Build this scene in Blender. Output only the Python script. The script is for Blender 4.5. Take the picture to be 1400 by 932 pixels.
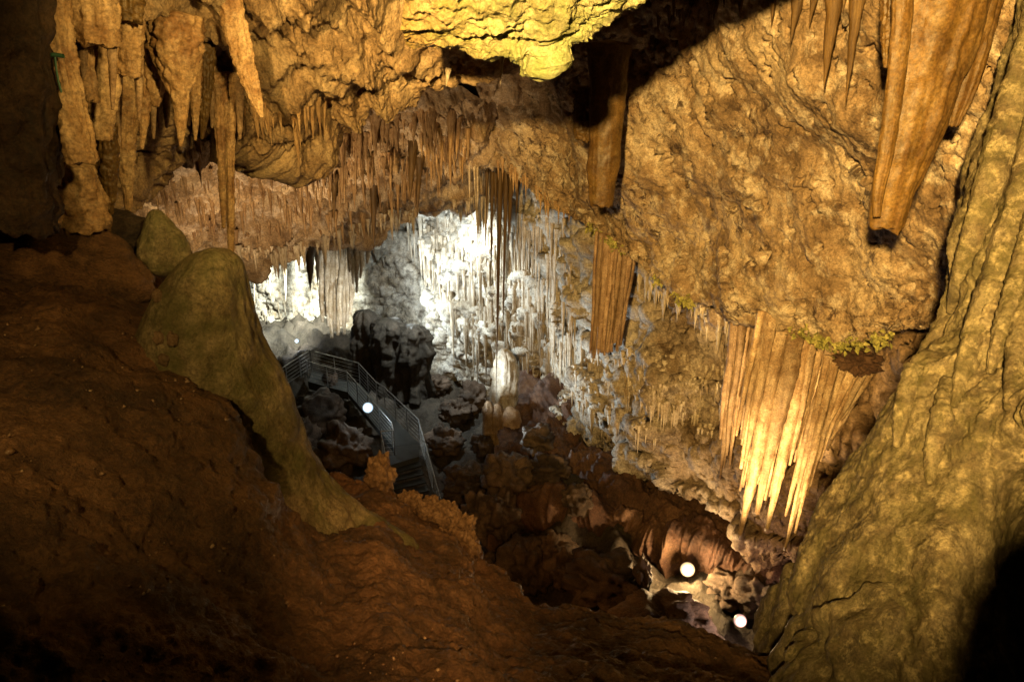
import bpy, math, random
import numpy as np
from mathutils import Vector, Matrix
from mathutils.bvhtree import BVHTree

random.seed(7); RNG = np.random.default_rng(7)
for o in list(bpy.data.objects): bpy.data.objects.remove(o)
S = bpy.context.scene
COL = S.collection

# ------------------------------------------------------------------ camera
PITCH = math.radians(20); F = 1050.0; CX, CY = 700.0, 466.0; EYE = 14.0
cam = bpy.data.cameras.new('camera'); cam.sensor_width = 36; cam.lens = 36 * F / 1400
cam.clip_start = 0.05; cam.clip_end = 400
co = bpy.data.objects.new('camera', cam); COL.objects.link(co)
co.location = (0, 0, EYE); co.rotation_euler = (math.pi / 2 - PITCH, 0, 0)
S.camera = co

# ------------------------------------------------------------------ world: a closed cave, no sky reaches it
w = bpy.data.worlds.new('World'); S.world = w; w.use_nodes = True
bg = w.node_tree.nodes['Background']; bg.inputs[0].default_value = (0.30, 0.17, 0.07, 1); bg.inputs[1].default_value = 0.004
S.view_settings.view_transform = 'Standard'; S.view_settings.look = 'None'
S.view_settings.exposure = 0.0; S.view_settings.gamma = 1.0
S.cycles.use_denoising = True
S.cycles.max_bounces = 5; S.cycles.diffuse_bounces = 3; S.cycles.glossy_bounces = 2
S.cycles.caustics_reflective = False; S.cycles.caustics_refractive = False
S.cycles.sample_clamp_indirect = 4.0

cp, sp = math.cos(PITCH), math.sin(PITCH)
def PY(px, py, Y):
    """world point on the ray of a photo pixel at forward distance Y (metres)"""
    v = (py - CY) / F
    d = Y / (cp - sp * v)
    return np.array([(px - CX) / F * d, Y, EYE - d * (sp + cp * v)])
def ray(px, py):
    v = (py - CY) / F
    return Vector(((px - CX) / F, cp - sp * v, -(sp + cp * v))).normalized()
def depth(p):
    return p[1] * cp - (p[2] - EYE) * sp
def m_per_px(p): return depth(p) / F

# ------------------------------------------------------------------ lamps of the cave, with some added fill lights
WARM = (1.0, 0.615, 0.185); GOLD = (1.0, 0.65, 0.20); COOL = (0.84, 0.96, 1.0); PINK = (1.0, 0.66, 0.52); RED = (1.0, 0.42, 0.10)
def lamp_light(kind, loc, col, watts, target=None, size=60, blend=0.5, radius=0.1):
    l = bpy.data.lights.new('lamp_light', kind); l.color = col; l.energy = watts
    l.shadow_soft_size = radius
    if kind == 'SPOT': l.spot_size = math.radians(size); l.spot_blend = blend
    o = bpy.data.objects.new('lamp_light', l); COL.objects.link(o); o.location = loc
    if target is not None:
        o.rotation_euler = (Vector(target) - Vector(loc)).to_track_quat('-Z', 'Y').to_euler()
    return o
# path floodlight behind and left of the camera: lights the right-hand slab
lamp_light('SPOT', (-1.4, -3, 15.4), WARM, 36000, PY(1080, 130, 12), 62, 1.0, 0.17)
# floodlight under the near ceiling, above the picture
lamp_light('SPOT', (-0.6, 4.0, 14.6), GOLD, 1350, PY(450, 50, 9.5), 92, 1.0, 0.10)
# unseen fill lights added behind the camera, for the ridge and the green stalagmite
lamp_light('SPOT', (0.6, -1.5, 15.0), (1.0, 0.54, 0.17), 3400, PY(585, 730, 7.8), 21, 1.0, 0.10)
lamp_light('SPOT', (-1.6, -0.5, 15.4), WARM, 950, PY(275, 420, 6.3), 48, 1.0, 0.10)
# white floodlight hidden above the far left chamber
lamp_light('SPOT', PY(388, 318, 35.0), (0.92, 1.0, 0.92), 16000, PY(370, 425, 41), 100, 0.9, 0.25)
# white floodlights for the far wall; the last two are added fill without fixtures
lamp_light('SPOT', PY(522, 418, 33.6), COOL, 1700, PY(640, 380, 34.6), 155, 0.6, 0.15)
lamp_light('SPOT', PY(586, 300, 30.4), COOL, 3000, PY(650, 430, 33.5), 140, 0.8, 0.15)
lamp_light('SPOT', PY(588, 572, 24.8), COOL, 2600, PY(742, 470, 26.5), 84, 1.0, 0.15)
lamp_light('SPOT', PY(590, 570, 24.6), COOL, 2600, PY(835, 505, 21.3), 62, 1.0, 0.15)
# unseen spot added at walkway height to brighten the cream pipe cluster
lamp_light('SPOT', PY(470, 530, 28.0), (1.0, 0.95, 0.80), 1900, PY(458, 400, 32.5), 50, 1.0, 0.1)
# warm lamp low in the pit behind the ridge, for the mid ceiling
lamp_light('SPOT', PY(350, 690, 13.5), (1.0, 0.67, 0.33), 4200, PY(420, 240, 20), 80, 1.0, 0.15)
# warm lamp under the organ curtain
lamp_light('SPOT', PY(990, 850, 11.0), (1.0, 0.66, 0.27), 4200, PY(1052, 615, 13.7), 50, 1.0, 0.08)
# orange lamp behind the ridge, low
lamp_light('POINT', PY(700, 790, 13.5), RED, 90, radius=0.1)

# ------------------------------------------------------------------ noise
_perm = np.random.default_rng(11).permutation(256); _perm = np.concatenate([_perm, _perm, _perm])
_grad = np.array([[1,1,0],[-1,1,0],[1,-1,0],[-1,-1,0],[1,0,1],[-1,0,1],[1,0,-1],[-1,0,-1],[0,1,1],[0,-1,1],[0,1,-1],[0,-1,-1],[1,1,0],[-1,1,0],[0,-1,1],[0,-1,-1]], float)
def perlin(p):
    i = np.floor(p).astype(np.int64); f = p - i; i &= 255
    u = f * f * f * (f * (f * 6 - 15) + 10)
    r = 0.0
    for dx in (0, 1):
        for dy in (0, 1):
            for dz in (0, 1):
                h = _perm[_perm[_perm[i[:, 0] + dx] + i[:, 1] + dy] + i[:, 2] + dz] & 15
                g = _grad[h]
                n = g[:, 0] * (f[:, 0] - dx) + g[:, 1] * (f[:, 1] - dy) + g[:, 2] * (f[:, 2] - dz)
                wx = u[:, 0] if dx else 1 - u[:, 0]; wy = u[:, 1] if dy else 1 - u[:, 1]; wz = u[:, 2] if dz else 1 - u[:, 2]
                r = r + n * wx * wy * wz
    return r
def fbm(p, octv=5, gain=0.5):
    a, s, r = 1.0, 1.0, 0.0
    for k in range(octv):
        r = r + a * perlin(p * s + 17.3 * k); a *= gain; s *= 2.03
    return r
def ridged(p, octv=4, gain=0.5):
    a, s, r = 1.0, 1.0, 0.0
    for k in range(octv):
        r = r + a * (1 - 2 * np.abs(perlin(p * s + 9.1 * k))); a *= gain; s *= 2.1
    return r
def cells(p):
    """distance to the nearest feature point, 0 at the centre of a cell"""
    i = np.floor(p).astype(np.int64); best = np.full(len(p), 9.0)
    for dx in (-1, 0, 1):
        for dy in (-1, 0, 1):
            for dz in (-1, 0, 1):
                c = i + np.array([dx, dy, dz]); m = c & 255
                h = _perm[_perm[_perm[m[:, 0]] + m[:, 1]] + m[:, 2]]
                q = c + np.stack([_perm[h], _perm[h + 37], _perm[h + 91]], 1) / 255.0
                best = np.minimum(best, ((q - p) ** 2).sum(1))
    return np.sqrt(best)
def sstep(a, b, x):
    t = np.clip((x - a) / (b - a), 0, 1); return t * t * (3 - 2 * t)

# ------------------------------------------------------------------ materials
def ramp(nt, fac, stops):
    r = nt.nodes.new('ShaderNodeValToRGB'); e = r.color_ramp.elements
    while len(e) > 1: e.remove(e[-1])
    e[0].position = stops[0][0]; e[0].color = (*stops[0][1], 1)
    for pos, c in stops[1:]:
        n = e.new(pos); n.color = (*c, 1)
    nt.links.new(fac, r.inputs[0]); return r.outputs[0]
def noise(nt, vec, scale, detail=8, rough=0.6, dist=0.0):
    n = nt.nodes.new('ShaderNodeTexNoise'); n.inputs['Scale'].default_value = scale; n.inputs['Detail'].default_value = detail
    n.inputs['Roughness'].default_value = rough; n.inputs['Distortion'].default_value = dist
    nt.links.new(vec, n.inputs['Vector']); return n.outputs[0]
def mixc(nt, fac, a, b, mode='MIX'):
    m = nt.nodes.new('ShaderNodeMix'); m.data_type = 'RGBA'; m.blend_type = mode
    for s, x in ((m.inputs[0], fac), (m.inputs[6], a), (m.inputs[7], b)):
        if hasattr(x, 'is_output'): nt.links.new(x, s)
        elif isinstance(x, (int, float)): s.default_value = x
        else: s.default_value = (*x, 1)
    return m.outputs[2]
def math_n(nt, op, a, b):
    m = nt.nodes.new('ShaderNodeMath'); m.operation = op
    for s, x in ((m.inputs[0], a), (m.inputs[1], b)):
        if hasattr(x, 'is_output'): nt.links.new(x, s)
        else: s.default_value = x
    return m.outputs[0]
def rock(name, cols, scale=1.0, spots=0.5, spot_col=(0.03, 0.02, 0.015), pale=0.3, pale_col=(0.55, 0.5, 0.42), streak=0.0,
         bump=0.05, rough=0.72, moss=0.0, moss_col=(0.13, 0.17, 0.03), coord='Object', cracks=0.0, vary=0.0, spec=0.3, side=None, grain=0.8):
    m = bpy.data.materials.new(name); m.use_nodes = True; nt = m.node_tree
    bs = nt.nodes['Principled BSDF']
    tc = nt.nodes.new('ShaderNodeTexCoord'); vec = tc.outputs[coord]
    if vary:
        oi = nt.nodes.new('ShaderNodeObjectInfo'); ad = nt.nodes.new('ShaderNodeVectorMath'); ad.operation = 'MULTIPLY_ADD'
        cmb = nt.nodes.new('ShaderNodeCombineXYZ')
        for k in range(3): nt.links.new(oi.outputs['Random'], cmb.inputs[k])
        nt.links.new(cmb.outputs[0], ad.inputs[0]); ad.inputs[1].default_value = (31, 17, 53); nt.links.new(vec, ad.inputs[2]); vec = ad.outputs[0]
    n1 = noise(nt, vec, 0.9 * scale, 7, 0.62, 0.6)
    k = len(cols)
    c = ramp(nt, n1, [(0.36 + 0.28 * i / (k - 1), cols[i]) for i in range(k)])
    if streak:
        mp = nt.nodes.new('ShaderNodeMapping'); mp.inputs['Scale'].default_value = (3.0, 3.0, 0.22); nt.links.new(vec, mp.inputs[0])
        ns = noise(nt, mp.outputs[0], 1.6 * scale, 7, 0.6, 0.3)
        f = ramp(nt, ns, [(0.35, (0, 0, 0)), (0.68, (1, 1, 1))])
        c = mixc(nt, math_n(nt, 'MULTIPLY', f, streak), c, mixc(nt, 0.7, cols[0], (0.10, 0.05, 0.02)))
    if pale:
        n2 = noise(nt, vec, 2.3 * scale, 7, 0.7, 0.2)
        f = ramp(nt, n2, [(0.50, (0, 0, 0)), (0.64, (1, 1, 1))])
        c = mixc(nt, math_n(nt, 'MULTIPLY', f, pale), c, pale_col)
    if spots:
        n3 = noise(nt, vec, 3.7 * scale, 7, 0.72, 0.8)
        f = ramp(nt, n3, [(0.50, (0, 0, 0)), (0.60, (1, 1, 1))])
        n4 = noise(nt, vec, 0.55 * scale, 3)
        f2 = ramp(nt, n4, [(0.40, (0, 0, 0)), (0.56, (1, 1, 1))])
        c = mixc(nt, math_n(nt, 'MULTIPLY', math_n(nt, 'MULTIPLY', f, f2), spots), c, spot_col)
    if grain:
        ng = noise(nt, vec, 26 * min(scale, 1.3), 6, 0.75); fg = ramp(nt, ng, [(0.36, (0.45, 0.43, 0.40)), (0.5, (1, 1, 1)), (0.64, (1.55, 1.5, 1.42))])
        c = mixc(nt, grain, c, mixc(nt, 1.0, c, fg, 'MULTIPLY'))
    if moss:
        n5 = noise(nt, vec, 1.1 * scale, 6, 0.6, 0.4)
        f = ramp(nt, n5, [(0.40, (0, 0, 0)), (0.60, (1, 1, 1))])
        c = mixc(nt, math_n(nt, 'MULTIPLY', f, moss), c, moss_col)
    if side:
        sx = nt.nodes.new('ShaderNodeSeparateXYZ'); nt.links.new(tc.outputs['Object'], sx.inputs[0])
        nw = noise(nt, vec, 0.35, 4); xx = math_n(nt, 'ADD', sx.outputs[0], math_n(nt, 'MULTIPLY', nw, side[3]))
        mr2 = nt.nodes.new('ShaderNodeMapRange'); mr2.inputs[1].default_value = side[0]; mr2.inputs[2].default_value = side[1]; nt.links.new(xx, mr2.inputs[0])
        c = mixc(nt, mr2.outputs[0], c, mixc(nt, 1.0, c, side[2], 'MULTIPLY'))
    if vary:
        hv = nt.nodes.new('ShaderNodeHueSaturation'); nt.links.new(c, hv.inputs['Color'])
        mr = nt.nodes.new('ShaderNodeMapRange'); mr.inputs[3].default_value = 1 - vary; mr.inputs[4].default_value = 1 + vary * 0.6
        nt.links.new(oi.outputs['Random'], mr.inputs[0]); nt.links.new(mr.outputs[0], hv.inputs['Value']); c = hv.outputs[0]
    nt.links.new(c, bs.inputs['Base Color'])
    # roughness: damp sheen in patches
    nr = noise(nt, vec, 5 * scale, 5)
    rr = nt.nodes.new('ShaderNodeMapRange'); rr.inputs[1].default_value = 0.35; rr.inputs[2].default_value = 0.65
    rr.inputs[3].default_value = rough - 0.18; rr.inputs[4].default_value = min(1, rough + 0.14)
    nt.links.new(nr, rr.inputs[0]); nt.links.new(rr.outputs[0], bs.inputs['Roughness'])
    bs.inputs['Specular IOR Level'].default_value = spec
    # fine relief
    h = noise(nt, vec, 8 * scale, 7, 0.72, 0.0)
    h2 = noise(nt, vec, 34 * scale, 4, 0.6)
    hh = math_n(nt, 'ADD', h, math_n(nt, 'MULTIPLY', h2, 0.28))
    if cracks:
        vo = nt.nodes.new('ShaderNodeTexVoronoi'); vo.feature = 'DISTANCE_TO_EDGE'; vo.inputs['Scale'].default_value = 0.8 * scale
        wv = nt.nodes.new('ShaderNodeVectorMath'); wv.operation = 'ADD'
        nn = nt.nodes.new('ShaderNodeTexNoise'); nn.inputs['Scale'].default_value = 1.6 * scale; nn.inputs['Detail'].default_value = 6
        nt.links.new(vec, nn.inputs['Vector']); nt.links.new(vec, wv.inputs[0]); nt.links.new(nn.outputs['Color'], wv.inputs[1])
        nt.links.new(wv.outputs[0], vo.inputs['Vector'])
        cr = ramp(nt, vo.outputs[0], [(0.0, (0, 0, 0)), (0.05, (1, 1, 1))])
        hh = math_n(nt, 'ADD', hh, math_n(nt, 'MULTIPLY', cr, cracks))
    b = nt.nodes.new('ShaderNodeBump'); b.inputs['Strength'].default_value = 1.0; b.inputs['Distance'].default_value = bump
    nt.links.new(hh, b.inputs['Height']); nt.links.new(b.outputs[0], bs.inputs['Normal'])
    return m
def plain(name, col, rough=0.5, metal=0.0, emit=0.0, emit_col=None):
    m = bpy.data.materials.new(name); m.use_nodes = True; nt = m.node_tree; b = nt.nodes['Principled BSDF']
    tc = nt.nodes.new('ShaderNodeTexCoord'); n = noise(nt, tc.outputs['Object'], 6, 5)
    c = ramp(nt, n, [(0.3, tuple(x * 0.75 for x in col)), (0.7, tuple(min(1, x * 1.15) for x in col))])
    nt.links.new(c, b.inputs['Base Color']); b.inputs['Roughness'].default_value = rough; b.inputs['Metallic'].default_value = metal
    if emit:
        b.inputs['Emission Color'].default_value = (*(emit_col or col), 1); b.inputs['Emission Strength'].default_value = emit
    return m

M = {}
M['slab'] = rock('slab_rock', [(0.13, 0.085, 0.045), (0.27, 0.19, 0.11), (0.42, 0.33, 0.215)], 1.1, 0.95, (0.045, 0.026, 0.015), 0.6, (0.62, 0.55, 0.43), 0.2, 0.06, 0.75, cracks=0.15)
M['near_ceiling'] = rock('near_ceiling_rock', [(0.14, 0.085, 0.04), (0.34, 0.235, 0.13), (0.45, 0.34, 0.2)], 1.1, 0.5, (0.06, 0.03, 0.015), 0.3, (0.52, 0.42, 0.28), 0.35, 0.05, 0.7)
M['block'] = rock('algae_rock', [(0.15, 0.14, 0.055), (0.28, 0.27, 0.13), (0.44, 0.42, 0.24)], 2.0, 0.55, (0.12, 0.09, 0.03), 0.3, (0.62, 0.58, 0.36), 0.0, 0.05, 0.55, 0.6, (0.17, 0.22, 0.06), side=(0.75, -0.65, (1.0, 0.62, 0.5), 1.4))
M['mid_ceiling'] = rock('mid_ceiling_rock', [(0.15, 0.09, 0.045), (0.33, 0.235, 0.14), (0.48, 0.385, 0.27)], 0.8, 0.35, (0.07, 0.04, 0.03), 0.6, (0.62, 0.54, 0.47), 0.1, 0.08, 0.75)
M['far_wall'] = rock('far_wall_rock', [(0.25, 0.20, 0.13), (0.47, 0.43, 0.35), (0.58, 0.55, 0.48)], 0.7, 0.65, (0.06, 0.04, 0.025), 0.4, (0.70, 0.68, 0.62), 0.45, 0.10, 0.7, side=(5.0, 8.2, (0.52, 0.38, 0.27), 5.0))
M['column'] = rock('flowstone', [(0.035, 0.028, 0.014), (0.085, 0.069, 0.038), (0.165, 0.138, 0.083)], 3.0, 0.85, (0.05, 0.04, 0.015), 0.35, (0.50, 0.42, 0.24), 0.25, 0.025, 0.6, 0.25, (0.085, 0.082, 0.02))
M['mound'] = rock('algae_flowstone', [(0.08, 0.066, 0.032), (0.18, 0.148, 0.078), (0.30, 0.245, 0.145)], 2.4, 0.6, (0.035, 0.025, 0.012), 0.4, (0.38, 0.30, 0.17), 0.4, 0.035, 0.6, 0.7, (0.085, 0.085, 0.028))
M['soil'] = rock('red_soil', [(0.04, 0.019, 0.008), (0.095, 0.047, 0.02), (0.165, 0.085, 0.04)], 1.6, 0.6, (0.03, 0.013, 0.006), 0.25, (0.30, 0.17, 0.09), 0.0, 0.05, 0.62, spec=0.45)
M['floor'] = rock('pit_floor_rock', [(0.025, 0.02, 0.014), (0.055, 0.044, 0.03), (0.09, 0.07, 0.05)], 0.8, 0.4, (0.02, 0.014, 0.01), 0.12, (0.14, 0.11, 0.08), 0.0, 0.1, 0.7)
M['boulder'] = rock('boulder_rock', [(0.035, 0.024, 0.016), (0.085, 0.058, 0.038), (0.16, 0.11, 0.075)], 0.9, 0.4, (0.02, 0.014, 0.01), 0.15, (0.22, 0.17, 0.12), 0.0, 0.06, 0.65, vary=0.3)
M['bank'] = rock('bank_rock', [(0.045, 0.022, 0.013), (0.10, 0.05, 0.028), (0.16, 0.09, 0.05)], 0.8, 0.4, (0.02, 0.012, 0.01), 0.12, (0.2, 0.13, 0.08), 0.0, 0.08, 0.7)
M['st_orange'] = rock('orange_calcite', [(0.19, 0.10, 0.04), (0.34, 0.215, 0.10), (0.46, 0.32, 0.17)], 3.0, 0.25, (0.08, 0.04, 0.02), 0.25, (0.55, 0.42, 0.26), 0.5, 0.012, 0.55, vary=0.25)
M['st_brown'] = rock('brown_calcite', [(0.04, 0.022, 0.005), (0.07, 0.04, 0.009), (0.105, 0.062, 0.016)], 2.2, 0.3, (0.035, 0.018, 0.006), 0.12, (0.34, 0.24, 0.1), 0.55, 0.008, 0.5, vary=0.15)
M['st_pale'] = rock('pale_calcite', [(0.30, 0.23, 0.14), (0.50, 0.43, 0.32), (0.62, 0.56, 0.46)], 2.5, 0.25, (0.12, 0.08, 0.05), 0.35, (0.68, 0.65, 0.58), 0.55, 0.015, 0.55, vary=0.22)
M['st_organ'] = rock('organ_calcite', [(0.21, 0.13, 0.065), (0.36, 0.25, 0.14), (0.50, 0.38, 0.24)], 2.5, 0.35, (0.09, 0.05, 0.03), 0.3, (0.58, 0.48, 0.33), 0.6, 0.015, 0.55, vary=0.35)
M['st_shaded'] = rock('shaded_calcite', [(0.012, 0.008, 0.005), (0.026, 0.016, 0.009), (0.05, 0.03, 0.016)], 2.2, 0.3, (0.02, 0.012, 0.008), 0.1, (0.18, 0.12, 0.07), 0.5, 0.02, 0.6)  # shade on the leftmost columns, put into a darker albedo
M['st_tan'] = rock('tan_calcite', [(0.15, 0.09, 0.045), (0.24, 0.16, 0.09), (0.33, 0.23, 0.14)], 2.5, 0.3, (0.06, 0.035, 0.02), 0.2, (0.42, 0.33, 0.22), 0.5, 0.012, 0.6, vary=0.25)
M['moss'] = rock('yellow_moss', [(0.11, 0.11, 0.025), (0.24, 0.23, 0.06), (0.36, 0.32, 0.11)], 8, 0.2, (0.05, 0.05, 0.01), 0.1, (0.5, 0.48, 0.2), 0.0, 0.01, 0.8)
M['metal'] = plain('galvanised_steel', (0.42, 0.42, 0.41), 0.35, 0.9)
M['deck'] = plain('concrete', (0.038, 0.04, 0.035), 0.85)
M['rubber'] = plain('dark_tread', (0.012, 0.014, 0.014), 0.6)
M['black'] = plain('lamp_housing_paint', (0.03, 0.03, 0.03), 0.45)
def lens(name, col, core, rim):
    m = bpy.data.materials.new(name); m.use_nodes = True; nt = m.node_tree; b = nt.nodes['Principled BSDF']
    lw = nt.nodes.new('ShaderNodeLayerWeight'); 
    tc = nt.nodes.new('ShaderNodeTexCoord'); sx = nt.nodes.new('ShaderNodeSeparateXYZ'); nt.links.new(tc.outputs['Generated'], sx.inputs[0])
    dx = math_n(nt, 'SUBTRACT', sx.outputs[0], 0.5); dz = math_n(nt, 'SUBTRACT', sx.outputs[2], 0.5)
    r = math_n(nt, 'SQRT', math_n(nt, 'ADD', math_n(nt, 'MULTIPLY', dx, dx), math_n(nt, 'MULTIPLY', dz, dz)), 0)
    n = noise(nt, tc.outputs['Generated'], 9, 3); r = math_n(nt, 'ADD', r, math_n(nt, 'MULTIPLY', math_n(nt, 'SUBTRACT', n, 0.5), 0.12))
    f = ramp(nt, math_n(nt, 'MULTIPLY', r, 2.0), [(0.0, (1, 1, 1)), (0.22, (0.6, 0.6, 0.6)), (0.5, (0.16, 0.16, 0.16)), (0.75, (0.045, 0.045, 0.045)), (1.0, (0.014, 0.014, 0.014))])  # emission fades from core to rim: a soft halo painted into the lens
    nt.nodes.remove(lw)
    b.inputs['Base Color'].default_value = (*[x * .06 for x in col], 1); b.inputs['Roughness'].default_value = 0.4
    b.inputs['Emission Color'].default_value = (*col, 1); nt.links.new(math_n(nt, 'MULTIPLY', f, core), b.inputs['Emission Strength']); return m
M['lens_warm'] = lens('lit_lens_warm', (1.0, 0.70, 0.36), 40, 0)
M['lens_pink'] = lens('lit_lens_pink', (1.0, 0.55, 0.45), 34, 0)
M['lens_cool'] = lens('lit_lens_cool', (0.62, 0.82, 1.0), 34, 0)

# ------------------------------------------------------------------ mesh helpers
def raw_mesh(name, verts, faces, mat, smooth=True):
    """faces: (n,4) or (n,3) int array"""
    me = bpy.data.meshes.new(name); verts = np.asarray(verts, np.float32); faces = np.asarray(faces, np.int32)
    k = faces.shape[1]
    me.vertices.add(len(verts)); me.vertices.foreach_set('co', verts.ravel())
    me.loops.add(faces.size); me.loops.foreach_set('vertex_index', faces.ravel())
    me.polygons.add(len(faces)); me.polygons.foreach_set('loop_start', np.arange(0, faces.size, k, dtype=np.int32))
    me.polygons.foreach_set('loop_total', np.full(len(faces), k, np.int32))
    me.update(calc_edges=True); me.validate()
    if smooth: me.polygons.foreach_set('use_smooth', np.ones(len(me.polygons), bool))
    me.materials.append(mat); return me
def link(name, me, parent=None):
    o = bpy.data.objects.new(name, me); COL.objects.link(o)
    if parent: o.parent = parent
    return o
def tag(o, label=None, cat=None, group=None, kind=None):
    if label: o['label'] = label
    if cat: o['category'] = cat
    if group: o['group'] = group
    if kind: o['kind'] = kind
    return o
def grid_faces(nv, nu, wrap=False):
    a = np.arange(nv * nu).reshape(nv, nu)
    b = np.roll(a, -1, 1) if wrap else a[:, 1:]
    c = a if wrap else a[:, :-1]
    return np.stack([c[:-1], b[:-1], b[1:], c[1:]], -1).reshape(-1, 4)
def catmull(P, n):
    """P (k,...) -> n samples along axis 0"""
    P = np.asarray(P, float); k = len(P)
    E = np.concatenate([2 * P[:1] - P[1:2], P, 2 * P[-1:] - P[-2:-1]])
    t = np.linspace(0, k - 1, n); i = np.minimum(t.astype(int), k - 2); f = (t - i).reshape((-1,) + (1,) * (P.ndim - 1))
    a, b, c, d = E[i], E[i + 1], E[i + 2], E[i + 3]
    return 0.5 * (2 * b + (c - a) * f + (2 * a - 5 * b + 4 * c - d) * f ** 2 + (3 * b - a - 3 * c + d) * f ** 3)
def grid_normals(G):
    du = np.gradient(G, axis=1); dv = np.gradient(G, axis=0)
    n = np.cross(du, dv); n /= np.linalg.norm(n, axis=2, keepdims=True) + 1e-9
    to = np.array([0, 0, EYE]) - G
    if ((n * to).sum(2) > 0).mean() < 0.5: n = -n
    return n
BVH = {}
def sheet(name, rows, nu, nv, disp, mat, kind='structure'):
    """loft of control rows, pushed in and out along its normals by disp(points) in metres"""
    G = catmull(np.array([catmull(r, nu) for r in rows]), nv)
    n = grid_normals(G); p = G.reshape(-1, 3)
    for f in disp:
        d = f(p) if callable(f) else f
        p = p + n.reshape(-1, 3) * d[:, None] if d.ndim == 1 else p + d
        n = grid_normals(p.reshape(nv, nu, 3))
    fc = grid_faces(nv, nu)
    o = link(name, raw_mesh(name, p, fc, mat)); o['kind'] = kind
    step = p.reshape(nv, nu, 3)[::2, ::2]
    BVH[name] = BVHTree.FromPolygons(step.reshape(-1, 3).tolist(), grid_faces(*step.shape[:2]).tolist())
    return o
def prow(pts): return np.array([PY(*q) for q in pts])
def off(r, d): return r + np.array(d, float)
def hit(px, py, names=None):
    best, bd = None, 1e9
    o = Vector((0, 0, EYE)); r = ray(px, py)
    for k, b in BVH.items():
        if names and k not in names: continue
        loc, nor, idx, dist = b.ray_cast(o, r)
        if loc is not None and dist < bd: best, bd = np.array(loc), dist
    return best

# ------------------------------------------------------------------ cave surfaces
# right-hand slab (a leaning wall that overhangs the chamber)
ex = [620, 710, 860, 1010, 1150, 1300, 1450, 1620]
E0 = prow(zip([540, 690, 850, 1000, 1150, 1300, 1450, 1620], [10, -60, -150, -200, -220, -220, -220, -220], [22, 18, 13.5, 10.5, 8.4, 7.2, 6.4, 6]))
E1 = prow(zip([570, 700, 855, 1005, 1150, 1300, 1450, 1620], [120, 80, 20, -20, -30, -30, -30, -30], [22.5, 19, 15, 12, 9.6, 8.2, 7.2, 6.6]))
E2 = prow(zip(ex, [165, 150, 130, 120, 110, 110, 110, 110], [22.6, 20, 16, 12.8, 10.6, 9, 7.9, 7.2]))
E3 = prow(zip([640, 722, 862, 1012, 1150, 1300, 1450, 1620], [185, 210, 240, 260, 260, 260, 260, 260], [22.8, 20.3, 16.8, 13.4, 11.3, 9.6, 8.5, 7.8]))
E4 = prow(zip([650, 735, 865, 1022, 1150, 1300, 1450, 1620], [200, 258, 325, 390, 405, 400, 400, 400], [22.9, 20.4, 17.2, 13.6, 11.6, 10, 8.9, 8.2]))
E5 = prow(zip([660, 746, 868, 1040, 1160, 1300, 1450, 1620], [213, 284, 366, 448, 474, 470, 470, 470], [23, 20.4, 17.2, 13.6, 11.8, 10.2, 9.2, 8.6]))
def slab_d(p):
    d = 0.5 * fbm(p * 0.33, 3) + 0.10 * fbm(p * 1.0, 3, 0.5) + 0.03 * ridged(p * 1.9, 3, 0.5)
    d += 0.10 * np.abs(fbm(p * 1.5 + 31, 4, 0.6)) * sstep(-.1, .4, perlin(p * .4 + 8))
    for k, (a, b) in enumerate(((3.3, 1.0), (11.7, 0.7), (23.1, 0.6))):      # cracks
        cr = np.abs(perlin(p * np.array([0.30, 0.30, 0.42]) * (1 + .4 * k) + a + 0.35 * fbm(p * 1.3 + a, 4)[:, None])); d -= 0.15 * b * np.exp(-(cr / 0.008) ** 2) * sstep(-.15, .2, perlin(p * .5 + a))
    d -= 0.14 * sstep(0.35, 0.6, fbm(p * 2.6 + 7, 4, 0.6))
    return d - 0.1
def fine_d(p): return 0.030 * fbm(p * 8, 3, 0.65)
sheet('cave_wall_right', [E0, E1, E2, E3, E4, E5, off(E5, (0.1, 0.7, 0.25)), off(E5, (0.2, 2.2, 0.9)), off(E5, (0.5, 6, 2.4))], 460, 380, [slab_d, fine_d], M['slab'])

# far wall, from the left chamber round to the right under the slab
wx = [200, 310, 400, 480, 560, 640, 720, 800, 890, 980, 1070, 1170, 1290]
wb = [500, 500, 505, 510, 515, 528, 560, 607, 655, 712, 756, 785, 800]
wY = [41, 41, 40, 38.5, 36.5, 33.5, 29, 23.5, 19, 16.6, 15, 13.9, 13]
def wrow(t, lean): return prow([(x + (0 if t > .9 else 6 * math.sin(x)), 130 + (b - 130) * t, Y * (1 + lean)) for x, b, Y in zip(wx, wb, wY)])
WB = wrow(1, 0.0)
W = [wrow(0, 0.04), wrow(0.22, 0.05), wrow(0.45, 0.045), wrow(0.65, 0.03), wrow(0.82, 0.015), wrow(0.93, 0.0), WB]
def wall_d(p):
    q = p * np.array([1.0, 1.0, 0.16])
    fl = ridged(q * 1.1, 4, 0.6)
    d = 0.8 * fbm(p * 0.22, 3) + 0.45 * fbm(p * 0.7, 4, 0.55)
    msk = sstep(-0.35, 0.25, perlin(p * 0.3 + 5.0))
    led = p[:, 2] * 0.55 + 0.9 * perlin(p * 0.35); led = led - np.floor(led)     # ledges that overhang what is below them
    return d + 0.34 * fl * msk + 0.42 * (led ** 1.5) - 0.35
def wall_f(p): return 0.10 * ridged(p * np.array([3.2, 3.2, 0.9]), 3, 0.6) + 0.05 * fbm(p * 4, 3)
sheet('cave_wall_far', W + [off(WB, (0, 1.2, -0.1)), off(WB, (0, 3.2, 0.0)), off(WB, (0, 5.5, -1.5)), off(WB, (0, 6, -5))], 520, 400, [wall_d, wall_f], M['far_wall'])

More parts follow.
